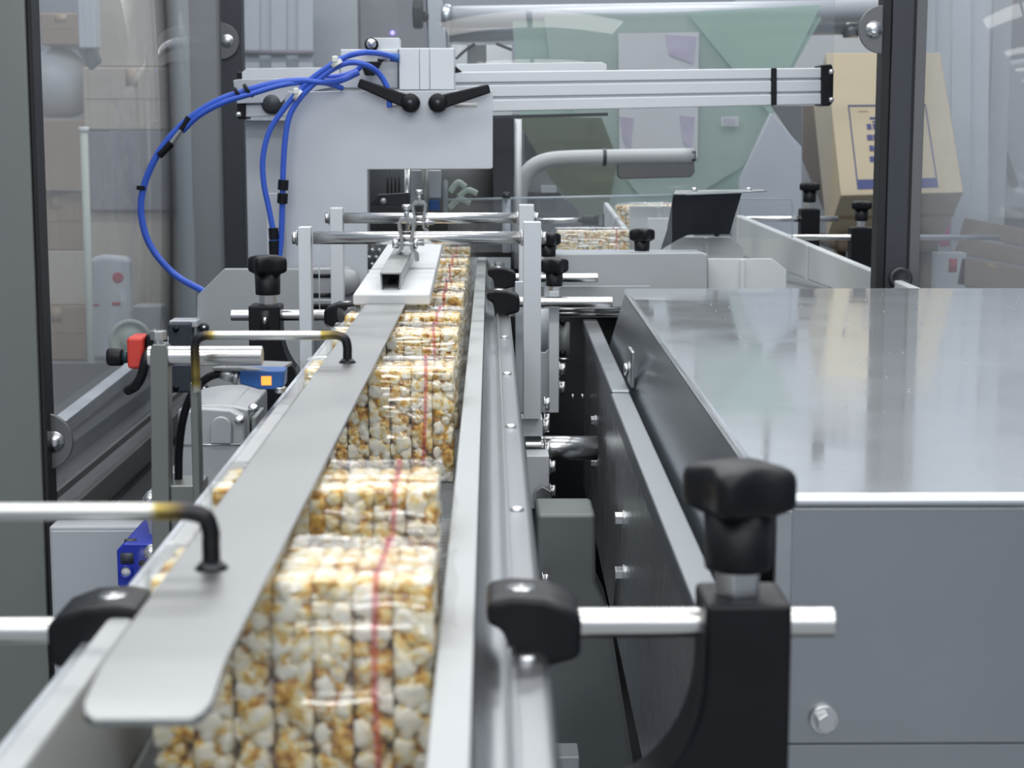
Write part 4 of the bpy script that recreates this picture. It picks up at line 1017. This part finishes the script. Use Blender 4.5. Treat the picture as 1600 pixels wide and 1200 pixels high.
obj('table_leg', G().box(0.5, 0.56, 3.5, 3.56, 0, D(0.300)), 'dark_housing', t)
obj('table_leg', G().box(0.2, 0.26, 3.5, 3.56, 0, D(0.300)), 'dark_housing', t)
def flight(label, x0, x1, y0, y1, Y, cut=24, mat='bright_plastic', xm=None):
    t = thing('pusher_flight', label, 'pusher', W((x0 + x1) / 2, y1, Y), 'white pushers of the infeed chain')
    obj('plate', G().plate([(x0, y0), (x1 - cut, y0), (x1, y0 + cut * 0.8), (x1, y1), (x0, y1)], Y, 0.012), mat, t, 0.0015)
    xm = xm or (x0 + x1) / 2
    obj('rib', G().boxpx(xm - 3, y0 + 2, xm + 3, y1 - 1, Y - 0.008, 0.0085), mat, t, 0.001)
flight('nearest white pusher plate, just above the lid of the steel cover', 1106, 1229, 404, 462, 3.18, 22, xm=1160)
flight('middle white pusher plate below the black chute', 1048, 1162, 370, 432, 3.40, 20, 'milky_plastic', xm=1104)
flight('white pusher plate half hidden by the edge of the black chute', 1012, 1085, 341, 402, 3.62, 16, 'milky_plastic', xm=1080)
flight('farthest white pusher plate in front of the brown-tinged pack', 984, 1060, 322, 380, 3.86, 14, 'milky_plastic', xm=1029)
def guide(label, pn, pf, hgt, th, mat='milky_plastic'):
    t = thing('plastic_guide', label, 'guide', (pn + pf) / 2 - Vector((0, 0, hgt)), 'milky plastic infeed guides')
    ext = pf - pn
    obj('board', G().prism([pn, pf, pf - Vector((0, 0, hgt)), pn - Vector((0, 0, hgt * 0.58))], (th, 0, 0)), mat, t, 0.004, 3)
    m_ = pn + ext * 0.55
    obj('joint_strip', G().prism([m_ + Vector((-0.003, 0, -0.002)), m_ + Vector((-0.0005, 0, -0.002)), m_ + Vector((-0.0005, 0, -hgt * 0.8)), m_ + Vector((-0.003, 0, -hgt * 0.8))], ext * 0.012), mat, t)
    return t
guide('long milky plastic guide slanting down behind the steel cover', W(1450, 460, 2.885), W(1150, 336, 3.90), 0.085, 0.016)
guide('short milky plastic guide beside the far brown-tinged pack', W(985, 372, 3.50), W(943, 316, 4.05), 0.06, 0.012)
# black chute
t = thing('sheet_chute', 'black polished sheet chute with thin top flange above the pushers', 'chute', W(1100, 390, 3.35))
obj('sheet', G().plate([(1053, 300), (1160, 299), (1140, 366), (1076, 367), (1060, 374), (1032, 391), (1042, 360)], 3.34, 0.004), 'black_steel', t, 0.0008)
obj('flange', G().prism([W(1052, 303, 3.30), W(1072, 303, 3.28), W(1160, 300, 3.28), W(1198, 298, 3.30), W(1190, 296, 3.36), W(1056, 297, 3.36)], (0, 0, -0.002)), 'satin_steel', t)
for px in (1085, 1170):
    obj('screw', G().lathe([(0.0055, 0), (0.0055, 0.004), (0.003, 0.006)], W(px, 298, 3.33), n=14), 'bolt_steel', t)
obj('stay', G().tube([W(1120, 345, 3.345), W(1120, 347, 3.40), W(1120, 352, 3.43), W(1120, 375, 3.435), W(1120, 412, 3.435)], 0.005, 10), 'black_plastic', t)
# clear guards with visible edges
t = thing('clear_guard', 'clear guard sheet with bright upper edge crossing behind the gates', 'guard', W(900, 340, 3.2))
obj('sheet', G().plate([(700, 312), (1050, 304), (1050, 390), (700, 395)], 3.26, 0.004), 'acrylic', t)
obj('top_edge', G().tube([W(700, 312, 3.262), W(1050, 304.5, 3.262)], 0.0022, 8, 1), 'acrylic_edge', t)
obj('stud', G().lathe([(0.0075, 0), (0.0075, 0.006), (0.004, 0.011)], W(791, 309, 3.262), n=14), 'dark_post', t)
obj('stud_post', G().boxpx(785, 312, 798, 395, 3.27, 0.02), 'grey_plate', t)
t = thing('clear_guard', 'small clear guard with rounded corner beside the black chute', 'guard', W(1170, 365, 3.45))
obj('sheet', G().plate([(1155, 311), (1232, 311), (1238, 316), (1238, 372), (1155, 372)], 3.45, 0.004), 'acrylic', t)
obj('edge', G().tube([W(1155, 311, 3.452), W(1228, 311, 3.452), W(1236, 313, 3.452), W(1238, 320, 3.452), W(1238, 372, 3.452)], 0.0016, 8, 3), 'acrylic_edge', t)
# rods and knob brackets on the right
def infeed_bracket(label, Y, ky, x0, x1, kx, yr, pw, pb):
    t = thing('infeed_bracket', label, 'bracket', W(kx, pb, Y), 'infeed guide brackets')
    obj('rod', G().cyl(W(x0, yr, Y), W(x1, yr, Y), S(4.6, Y), 18), 'rod_steel', t)
    a, b = W(kx - pw / 2, yr - 16, Y), W(kx + pw / 2, pb, Y)
    obj('post', G().box(a.x, b.x, Y - 0.02, Y + 0.025, b.z, a.z), 'black_plastic', t, 0.003)
    star_knob(t, (W(kx, yr, Y).x, Y, a.z), R=S(20, Y), H=S(13, Y), stem=S(10, Y), stem_h=S(18, Y), nut_h=S(10, Y), rot=0.6)
infeed_bracket('black knob bracket with rod, farther of the two past the long milky guide', 4.05, 300, 1150, 1309, 1264, 342, 28, 392)
infeed_bracket('black knob bracket with long rod beside the dark enclosure post', 3.75, 318, 1228, 1560, 1345, 371, 33, 450)
# bent pipe
Yp = 3.80
t = thing('bent_pipe', 'bent grey steel pipe arching over the infeed with a flat blower box', 'pipe', W(812, 330, Yp))
pts = [(811, 400), (811, 318), (812, 300), (819, 278), (833, 261), (852, 252), (880, 248), (945, 246), (1084, 244)]
obj('pipe', G().tube([W(x, y, Yp) for x, y in pts], S(12.5, Yp), 20, 6), 'cabinet_grey', t)
obj('ring', G().cyl(W(942, 246, Yp), W(947, 246, Yp), S(14, Yp), 20), 'dark_post', t)
obj('blower_box', G().plate([(965, 252), (1084, 250), (1086, 268), (1080, 277), (970, 280), (965, 274)], Yp - 0.01, 0.035), 'mid_post', t, 0.003)
obj('end_cap', G().boxpx(1082, 236, 1087, 252, Yp - 0.016, 0.034), 'dark_post', t)
obj('pipe_foot', G().boxpx(798, 392, 824, 430, Yp - 0.015, 0.03), 'dark_post', t)
t = thing('thin_stay', 'thin steel stay rod with black sleeve behind the far gate post', 'stay', W(880, 350, 3.7))
obj('rod', G().cyl(W(838, 345, 3.7), W(912, 344, 3.7), 0.0055, 14), 'rod_steel', t)
obj('sleeve', G().cyl(W(910, 344, 3.7), W(934, 344, 3.7), 0.0105, 16), 'black_plastic', t)
obj('stay_post', G().boxpx(934, 334, 944, 398, 3.69, 0.03), 'dark_post', t)

# ------------------------------------------------------------------ film unit
Yw = 4.60
t = thing('film_roller', 'upper polished film roller across the top of the picture', 'roller', W(1040, 22, Yw), 'film rollers')
obj('roller', G().cyl(W(705, 27, Yw), W(1378, 17, Yw), S(17, Yw), 32), 'cylinder_aluminium', t)
obj('shaft_end', G().cyl(W(690, 27, Yw), W(705, 27, Yw), S(20, Yw), 24), 'satin_steel', t)
obj('end_plate', G().plate([(664, -30), (692, -30), (698, 40), (700, 78), (688, 95), (668, 78)], Yw - 0.02, 0.05), 'satin_steel', t, 0.006)
obj('hand_knob', G().cyl(W(645, 22, Yw - 0.01), W(661, 22, Yw - 0.01), S(24, Yw), 8), 'black_plastic', t, 0.006)
obj('knob_neck', G().cyl(W(660, 26, Yw - 0.01), W(670, 26, Yw - 0.01), S(8, Yw), 14), 'black_plastic', t)
t = thing('film_roller', 'lower film roller just under the upper one', 'roller', W(1000, 55, Yw + 0.06), 'film rollers')
obj('roller', G().cyl(W(702, 52, Yw + .06), W(1320, 40, Yw + .06), S(14, Yw), 32), 'cylinder_aluminium', t)
obj('shaft_end', G().cyl(W(1320, 41, Yw + .06), W(1372, 44, Yw + .06), S(9, Yw), 18), 'bolt_steel', t)
obj('bearing', G().cyl(W(1318, 44, Yw + .06), W(1340, 44, Yw + .06), S(15, Yw), 20), 'satin_steel', t)
def film(name, label, pxs, Ys, mat, th=0.0012):
    g = G(); A = [g.bm.verts.new(W(x, y, Y)) for (x, y), Y in zip(pxs, Ys)]; B = [g.bm.verts.new(v.co + Vector((0, th, 0))) for v in A]
    g.bm.faces.new(A); g.bm.faces.new(B[::-1]); k = len(A)
    for i in range(k): g.bm.faces.new((A[i], B[i], B[(i + 1) % k], A[(i + 1) % k]))
    bmesh.ops.triangulate(g.bm, faces=[f for f in g.bm.faces if len(f.verts) > 4])
    return g
t = thing('film_web', 'translucent green packaging film folding down to a point from the rollers', 'film', W(1040, 330, 4.5))
obj('rear_fold', film('a', '', [(800, 26), (1283, 8), (1283, 30), (1240, 105), (1150, 310), (1090, 330), (935, 345), (880, 310), (812, 190)], [4.575] * 9, 'green_film'), 'green_film', t)
obj('front_fold', film('b', '', [(850, 24), (1072, 19), (1206, 184), (1160, 260), (1095, 300), (1000, 306), (905, 190), (862, 110)], [4.56] * 8, 'pale_film'), 'pale_film', t)
obj('corner_fold', film('c', '', [(1072, 19), (1283, 8), (1232, 110), (1206, 182)], [4.555, 4.56, 4.555, 4.54], 'green_film'), 'green_film', t)
obj('lower_fold', film('d', '', [(806, 182), (940, 184), (965, 250), (948, 338), (915, 344), (860, 280)], [4.54] * 6, 'olive_film'), 'olive_film', t)
obj('printed_label', film('e', '', [(966, 52), (1092, 50), (1090, 246), (968, 250)], [4.546] * 4, 'label_white', 0.001), 'label_white', t, label='white printed patch with lilac blots')
for (a, b, c, d) in ((1040, 54, 1088, 100), (968, 182, 990, 235), (1062, 180, 1085, 236)):
    obj('print_blot', film('f', '', [(a, b), (c, b + 3), (c - 5, d), (a + 6, d - 14)], [4.5445] * 4, 'lilac_print', 0.001), 'lilac_print', t)
obj('bar_code', film('g', '', [(1127, 182), (1154, 182), (1154, 197), (1127, 197)], [4.535] * 4, 'label_white', 0.001), 'label_white', t)
for i in range(6):
    x = 1131 + i * 3.4; w_ = (1.6, 1.0, 2.0, 1.2, 1.7, 1.1)[i]
    obj('code_stripe', film('h', '', [(x, 184), (x + w_, 184), (x + w_, 195), (x, 195)], [4.5335] * 4, 'lilac_print', 0.0008), 'lilac_print', t)
t = thing('forming_shoulder', 'light grey forming plate below the film beside the printed carton', 'plate', W(1210, 400, 4.45))
obj('plate', G().plate([(1205, 176), (1253, 230), (1253, 420), (1160, 420), (1156, 280)], 4.45, 0.03), 'grey_plate', t, 0.003)
obj('side_plate', G().plate([(1206, 165), (1253, 165), (1253, 232)], 4.47, 0.02), 'mid_post', t)
obj('stand', G().box(W(1175, 400, 4.46).x, W(1240, 400, 4.46).x, 4.485, 4.52, 0.0, W(1200, 380, 4.46).z), 'mid_post', t)
# wrapper cabinet behind
t = thing('wrapper_cabinet', 'big dim grey machine cabinet behind the film', 'machine cabinet', (0.1, 5.0, 0.0))
a, b = W(490, 130, 5.0), W(1010, 130, 5.0)
obj('body', G().box(a.x, b.x, 5.0, 5.5, 0, W(0, 175, 5.0).z), 'crate_grey', t, 0.01)
for (x0, y0, x1, y1, m_) in ((820, 195, 850, 250, 'black_and_shade'), (830, 226, 846, 236, 'tie_white'), (845, 290, 870, 330, 'sack_white'), (905, 250, 945, 345, 'cardboard_dark'), (825, 300, 905, 345, 'black_and_shade')):
    obj('panel', G().boxpx(x0, y0, x1, y1, 4.985, 0.0145), m_, t, 0.002)
t = thing('steel_backplate', 'tall pale grey panel behind the rollers and the carton', 'panel', (0.9, 5.6, 0))
a, b = W(1150, 60, 5.6), W(1300, 60, 5.6)
obj('panel', G().box(a.x, b.x + 0.5, 5.6, 5.63, 0, 2.1), 'wall_paint', t, 0.003)
obj('post', G().box(b.x + 0.5, b.x + 0.56, 5.59, 5.65, 0, 2.1), 'cabinet_grey', t, 0.003)

# ------------------------------------------------------------------ printed carton, tipped back
t = thing('printed_carton', 'tan cardboard carton with blue printed frame, tipped back behind the dark post', 'carton', W(1400, 305, 4.9))
cw, ch, cd = 0.335, 0.43, 0.24
b0, b1 = W(1314, 306, 4.85), W(1506, 301, 4.85)
k0, k1 = W(1290, 82, 5.10), W(1470, 82, 5.10)
n_ = (b1 - b0).cross(k0 - b0).normalized()
if n_.y > 0: n_ = -n_
bk = -n_ * cd
def cq(u, v, o_=0.0):
    lo = b0.lerp(b1, u); hi = k0.lerp(k1, u); return lo.lerp(hi, v) + n_ * o_
g = G(); g.prism([b0, b1, k1, k0], bk)
obj('body', g, 'cardboard', t, 0.004)
def strip(nm, u0, v0, u1, v1, m_, par=t):
    g = G(); g.prism([cq(u0, v0, 0.0006), cq(u1, v0, 0.0006), cq(u1, v1, 0.0006), cq(u0, v1, 0.0006)], n_ * 0.0006); return obj(nm, g, m_, par)
strip('blue_band', 0.14, 0.04, 0.80, 0.105, 'print_blue')
strip('frame_line', 0.14, 0.105, 0.150, 0.62, 'print_blue'); strip('frame_line', 0.79, 0.105, 0.80, 0.62, 'print_blue'); strip('frame_line', 0.14, 0.612, 0.80, 0.622, 'print_blue')
for r_ in range(4):
    for k in range(3):
        strip('printed_mark', 0.27 + k * 0.052 + 0.008 * (r_ % 2), 0.225 + r_ * 0.075, 0.27 + k * 0.052 + 0.046, 0.262 + r_ * 0.075, 'print_blue')
strip('printed_mark', 0.31, 0.520, 0.40, 0.535, 'print_blue'); strip('printed_mark', 0.22, 0.575, 0.30, 0.583, 'tape_tan')
strip('printed_mark', 0.33, 0.495, 0.43, 0.507, 'print_blue')
g = G(); g.prism([b0 + bk * 0.46 + Vector((0, 0, -0.0008)), b1 + bk * 0.46 + Vector((0, 0, -0.0008)), b1 + bk * 0.54 + Vector((0, 0, -0.0008)), b0 + bk * 0.54 + Vector((0, 0, -0.0008))], (0, 0, -0.0006)); obj('tape', g, 'tape_tan', t)
t = thing('carton_stand', 'dim brown stand carrying the tipped printed carton', 'stand', (W(1400, 330, 5.2).x, 5.2, 0))
lowz = min((b0 + bk).z, (b1 + bk).z) - 0.0045; ly_ = (b0 + bk).y; sx0, sx1 = b0.x + 0.03, b1.x - 0.03
obj('top', G().box(sx0, sx1, ly_ - 0.06, ly_ + 0.12, lowz - 0.03, lowz), 'cardboard_dark', t)
for x in (sx0, sx1 - 0.03):
    obj('leg', G().box(x, x + 0.03, ly_, ly_ + 0.03, 0, lowz - 0.03), 'cardboard_dark', t)
obj('back_rest', G().plate([(1256, 165), (1310, 165), (1340, 345), (1290, 330), (1256, 250)], 5.46, 0.03), 'cardboard_dark', t)
obj('rest_arm', G().box(sx0, sx0 + 0.03, ly_ + 0.121, 5.459, lowz - 0.03, lowz), 'cardboard_dark', t)
# shapes standing in for a panel reflection, pink bag, pallets to the right
t = thing('reflection_strips', 'pale strips standing in for a reflection in the clear panel beyond the dark post', 'sheet', W(1490, 430, 5.45))
for i in range(4):
    x0_ = 1432 + i * 28; obj('strip', G().plate([(x0_, -40), (x0_ + 30, -40), (x0_ + 27, 440), (x0_ - 2, 440)], 5.45 + 0.012 * (i % 2), 0.004), 'curtain', t)
t = thing('reflection_figure', 'grey shapes standing in for a figure reflected in the clear panel at the far edge', 'reflection', W(1600, 440, 6.2))  # solid grey stand-in for the figure mirrored in the panel
obj('body', G().boxpx(1535, -60, 1850, 345, 6.2, 0.3), 'crate_grey', t, 0.02)
obj('reflected_slope', G().plate([(1500, 150), (1545, 100), (1700, 75), (1700, 330), (1560, 330)], 6.15, 0.045), 'cabinet_grey', t, 0.02)
obj('reflected_bar', G().prism([W(1550, 190, 6.12), W(1558, 188, 6.12), W(1592, 290, 6.12), W(1584, 294, 6.12)], (0, 0.02, 0)), 'mid_post', t)
obj('plinth', G().box(W(1530, 345, 6.2).x, W(1850, 345, 6.2).x, 6.22, 6.45, 0, W(0, 345, 6.2).z - 0.001), 'crate_grey', t)
t = thing('pink_bag', 'small bright pink bag hanging under the carton beyond the dark post', 'bag', W(1478, 385, 5.3))
obj('bag', G().plate([(1462, 338), (1486, 334), (1484, 385), (1470, 386)], 5.3, 0.03), 'pink_plastic', t, 0.006, 3)
obj('knot', G().cyl(W(1475, 338, 5.315), W(1476, 318, 5.315), 0.006, 8), 'pink_plastic', t)
t = thing('white_bin', 'narrow white bin with a red label standing low beyond the dark post', 'bin', W(1485, 440, 5.1))
obj('body', G().boxpx(1448, 395, 1508, 470, 5.1, 0.06), 'sack_white', t, 0.004)
obj('red_label', G().boxpx(1483, 404, 1495, 425, 5.0985, 0.001), 'mark_red', t)
for i, (lb, y0, y1, Y, m_) in enumerate((('top plank of the dark wooden pallet at the far edge', 342, 368, 5.2, 'wood'), ('middle plank of the dark wooden pallet at the far edge', 372, 398, 5.15, 'wood'), ('lowest plank of the dark wooden pallet at the far edge', 402, 445, 5.1, 'wood'))):
    if i == 0:
        t = thing('wooden_pallet', 'dark wooden pallet stack with a yellow tag at the far edge', 'pallet', W(1570, 440, 5.15))
    obj('plank', G().plate([(1518 - i * 8, y0), (1700, y0 + 34), (1700, y1 + 34), (1510 - i * 8, y1)], Y, 0.08), m_, t, 0.003)
obj('yellow_tag', G().plate([(1540, 412), (1552, 410), (1558, 420), (1544, 418)], 5.098, 0.002), 'tape_tan', t)

# ------------------------------------------------------------------ background behind the left panel
def carton(label, x0, y0, x1, y1, Y, dep, mat, tape=True, name='carton', grp='cartons stacked behind the clear panel', cat='carton'):
    a, b = W(x0, y0, Y), W(x1, y1, Y)
    t = thing(name, label, cat, ((a.x + b.x) / 2, Y + dep / 2, b.z), grp)
    obj('body', G().box(a.x, b.x, Y, Y + dep, b.z, a.z), mat, t, 0.006)
    if tape:
        m_ = (a.x + b.x) / 2
        obj('tape', G().box(m_ - 0.02, m_ + 0.02, Y - 0.0012, Y - 0.0002, a.z - (a.z - b.z) * 0.3, a.z - 0.006), 'tape_tan', t)
        obj('flap_seam', G().box(a.x + 0.008, b.x - 0.008, Y - 0.0012, Y - 0.0002, b.z + (a.z - b.z) * 0.49, b.z + (a.z - b.z) * 0.50), 'cardboard_dark', t)
    return t
YB = 6.0
zsh = W(0, 564, YB).z
t = thing('storage_rack', 'low grey rack carrying the carton stacks', 'rack', (-1.3, 6.3, 0))
obj('deck', G().box(-2.4, -0.85, 5.68, 6.7, zsh - 0.04, zsh - 0.0005), 'crate_grey', t)
for x in (-2.35, -1.6, -0.93):
    obj('leg', G().box(x, x + 0.05, 6.0, 6.05, 0, zsh - 0.04), 'crate_grey', t)
LC = [('brown carton with band, bottom of the outer stack', 40, 478, 136, 563, 'cardboard_brown'), ('brown carton second from the bottom of the outer stack', 40, 392, 135, 477, 'cardboard_pale'),
      ('brown carton midway up the outer stack', 40, 300, 134, 391, 'cardboard_brown'), ('brown carton below the pale sack on the outer stack', 40, 186, 136, 299, 'cardboard_brown'),
      ('tan-grey carton at the foot of the inner stack', 204, 478, 285, 563, 'cardboard_pale'), ('tan-grey carton under the mauve crate, inner stack', 138, 330, 285, 477, 'cardboard_pale'),
      ('pale beige carton above the mauve crate, inner stack', 128, 105, 285, 203, 'cardboard_pale'), ('pale beige carton on top of the inner stack', 150, -40, 285, 104, 'cardboard_pale')]
for i, (lb, x0, y0, x1, y1, m_) in enumerate(LC): carton(lb, x0, y0, x1, y1, YB + 0.02 * (i % 3), 0.4, m_, tape=i % 2 == 0)
carton('mauve-grey crate with pale rim between the cartons', 136, 205, 285, 329, YB, 0.4, 'crate_grey', False, 'crate', 'crates in the stacks', 'crate')
carton('white grey box standing before the inner carton stack', 206, 478, 255, 563, YB - 0.14, 0.1, 'sack_white', False, 'box', 'crates in the stacks', 'box')
t = thing('paper_sack', 'pale bulging sack on the outer carton stack', 'sack', W(90, 180, YB))
g = G(); ret = bmesh.ops.create_icosphere(g.bm, subdivisions=3, radius=1)
c = W(92, 130, YB + 0.15)
for v in ret['verts']: v.co = Vector((c.x + v.co.x * 0.11 * (1.1 - 0.2 * v.co.z), c.y + v.co.y * 0.14, c.z + max(-0.98, v.co.z * 1.05) * 0.118))
obj('sack_body', g, 'sack_white', t); obj('seam', G().boxpx(75, 70, 120, 78, YB + 0.12, 0.02), 'tie_white', t)
carton('small brown carton above the pale sack', 62, 20, 128, 70, YB + 0.02, 0.3, 'cardboard_brown', True)
t = thing('white_bag', 'white bag with red round mark leaning before the carton stacks', 'bag', W(170, 545, 5.7))
obj('bag', G().plate([(138, 404), (160, 398), (202, 402), (205, 470), (203, 563), (140, 563)], 5.72, 0.06), 'sack_white', t, 0.02, 3)
obj('red_mark', G().lathe([(0.018, 0), (0.016, 0.0008)], W(184, 434, 5.719), (0, -1, 0), 20), 'mark_red', t)
obj('red_line', G().boxpx(175, 472, 188, 477, 5.718, 0.0015), 'mark_red', t); obj('red_line', G().boxpx(139, 475, 155, 478, 5.718, 0.0015), 'mark_red', t)
t = thing('pale_pole', 'thin pale green upright pole before the carton stacks', 'pole', W(133, 400, 5.6))
obj('pole', G().cyl((W(133, 300, 5.6).x, 5.6, 0), W(131, 200, 5.6), 0.012, 16), 'pale_green', t)
obj('pole_top', G().cyl(W(131, 206, 5.6), W(131, 198, 5.6), 0.016, 16), 'tie_white', t)
t = thing('hanging_duct', 'pale blue-grey duct hanging before the top cartons', 'duct', W(135, 80, 5.7))
obj('duct', G().boxpx(118, -60, 150, 76, 5.7, 0.08), 'curtain', t, 0.008)
obj('outlet', G().plate([(120, 77), (148, 77), (156, 96), (140, 110), (132, 96)], 5.72, 0.04), 'navy_grey', t, 0.004)
t = thing('round_disc', 'grey-green round disc standing behind the red clip', 'disc', W(208, 560, 5.3))
c = W(205, 532, 5.3)
obj('rim', G().lathe([(0.062, 0), (0.066, 0.01), (0.055, 0.014), (0.052, 0.008), (0.030, 0.008), (0.028, 0.014), (0.012, 0.016)], c, (0, -1, 0), 36), 'pale_green', t, sharp=0.5)
obj('fork', G().box(c.x - 0.01, c.x + 0.01, 5.302, 5.33, 0, c.z), 'crate_grey', t)
# strip curtain and grey panels behind the actuator
t = thing('strip_curtain', 'pale plastic strip curtain behind the hose bracket', 'curtain', W(440, 200, 5.6))
for i in range(5):
    x0_ = 382 + i * 21; obj('strip', G().plate([(x0_, -60), (x0_ + 23, -60), (x0_ + 23, 420), (x0_, 420)], 5.6 + 0.016 * (i % 2), 0.005), 'curtain', t)
obj('header', G().boxpx(380, 78, 490, 86, 5.58, 0.01), 'crate_grey', t)
t = thing('grey_cupboard', 'dim grey cupboard between strip curtain and roller plate', 'cupboard', (W(570, 100, 5.8).x, 5.9, 0))
a, b = W(487, 40, 5.8), W(560, 40, 5.8)
obj('door', G().box(a.x, b.x, 5.8, 5.83, 0.05, 2.1), 'cabinet_grey', t, 0.006)
a2, b2 = W(562, 40, 5.8), W(668, 40, 5.8)
obj('door', G().box(a2.x, b2.x, 5.8, 5.83, 0.05, 2.1), 'crate_grey', t, 0.006)
obj('body', G().box(a.x, b2.x, 5.831, 6.2, 0, 2.12), 'crate_grey', t)
c = W(613, 51, 5.79)
obj('signal_lamp', G().lathe([(0.007, 0), (0.006, 0.004), (0.002, 0.007)], (c.x, 5.7995, c.z), (0, -1, 0), 16), 'lamp_blue', t)
t = thing('wire_bracket', 'grey bracket with dangling black wires before a white sheet, under the roller end', 'bracket', W(750, 120, 4.8))
obj('bracket', G().boxpx(730, 68, 760, 110, 4.8, 0.03), 'post_steel', t, 0.004)
obj('wire', G().tube([W(712, 92, 4.79), W(728, 78, 4.79), W(742, 68, 4.79)], 0.004, 8), 'black_plastic', t)
obj('wire', G().tube([W(775, 68, 4.79), W(790, 74, 4.79), W(800, 78, 4.79)], 0.004, 8), 'black_plastic', t)
a = W(705, 70, 4.86); b = W(800, 70, 4.86)
obj('rear_sheet', G().box(a.x, b.x, 4.86, 4.88, 0, a.z), 'sack_white', t)
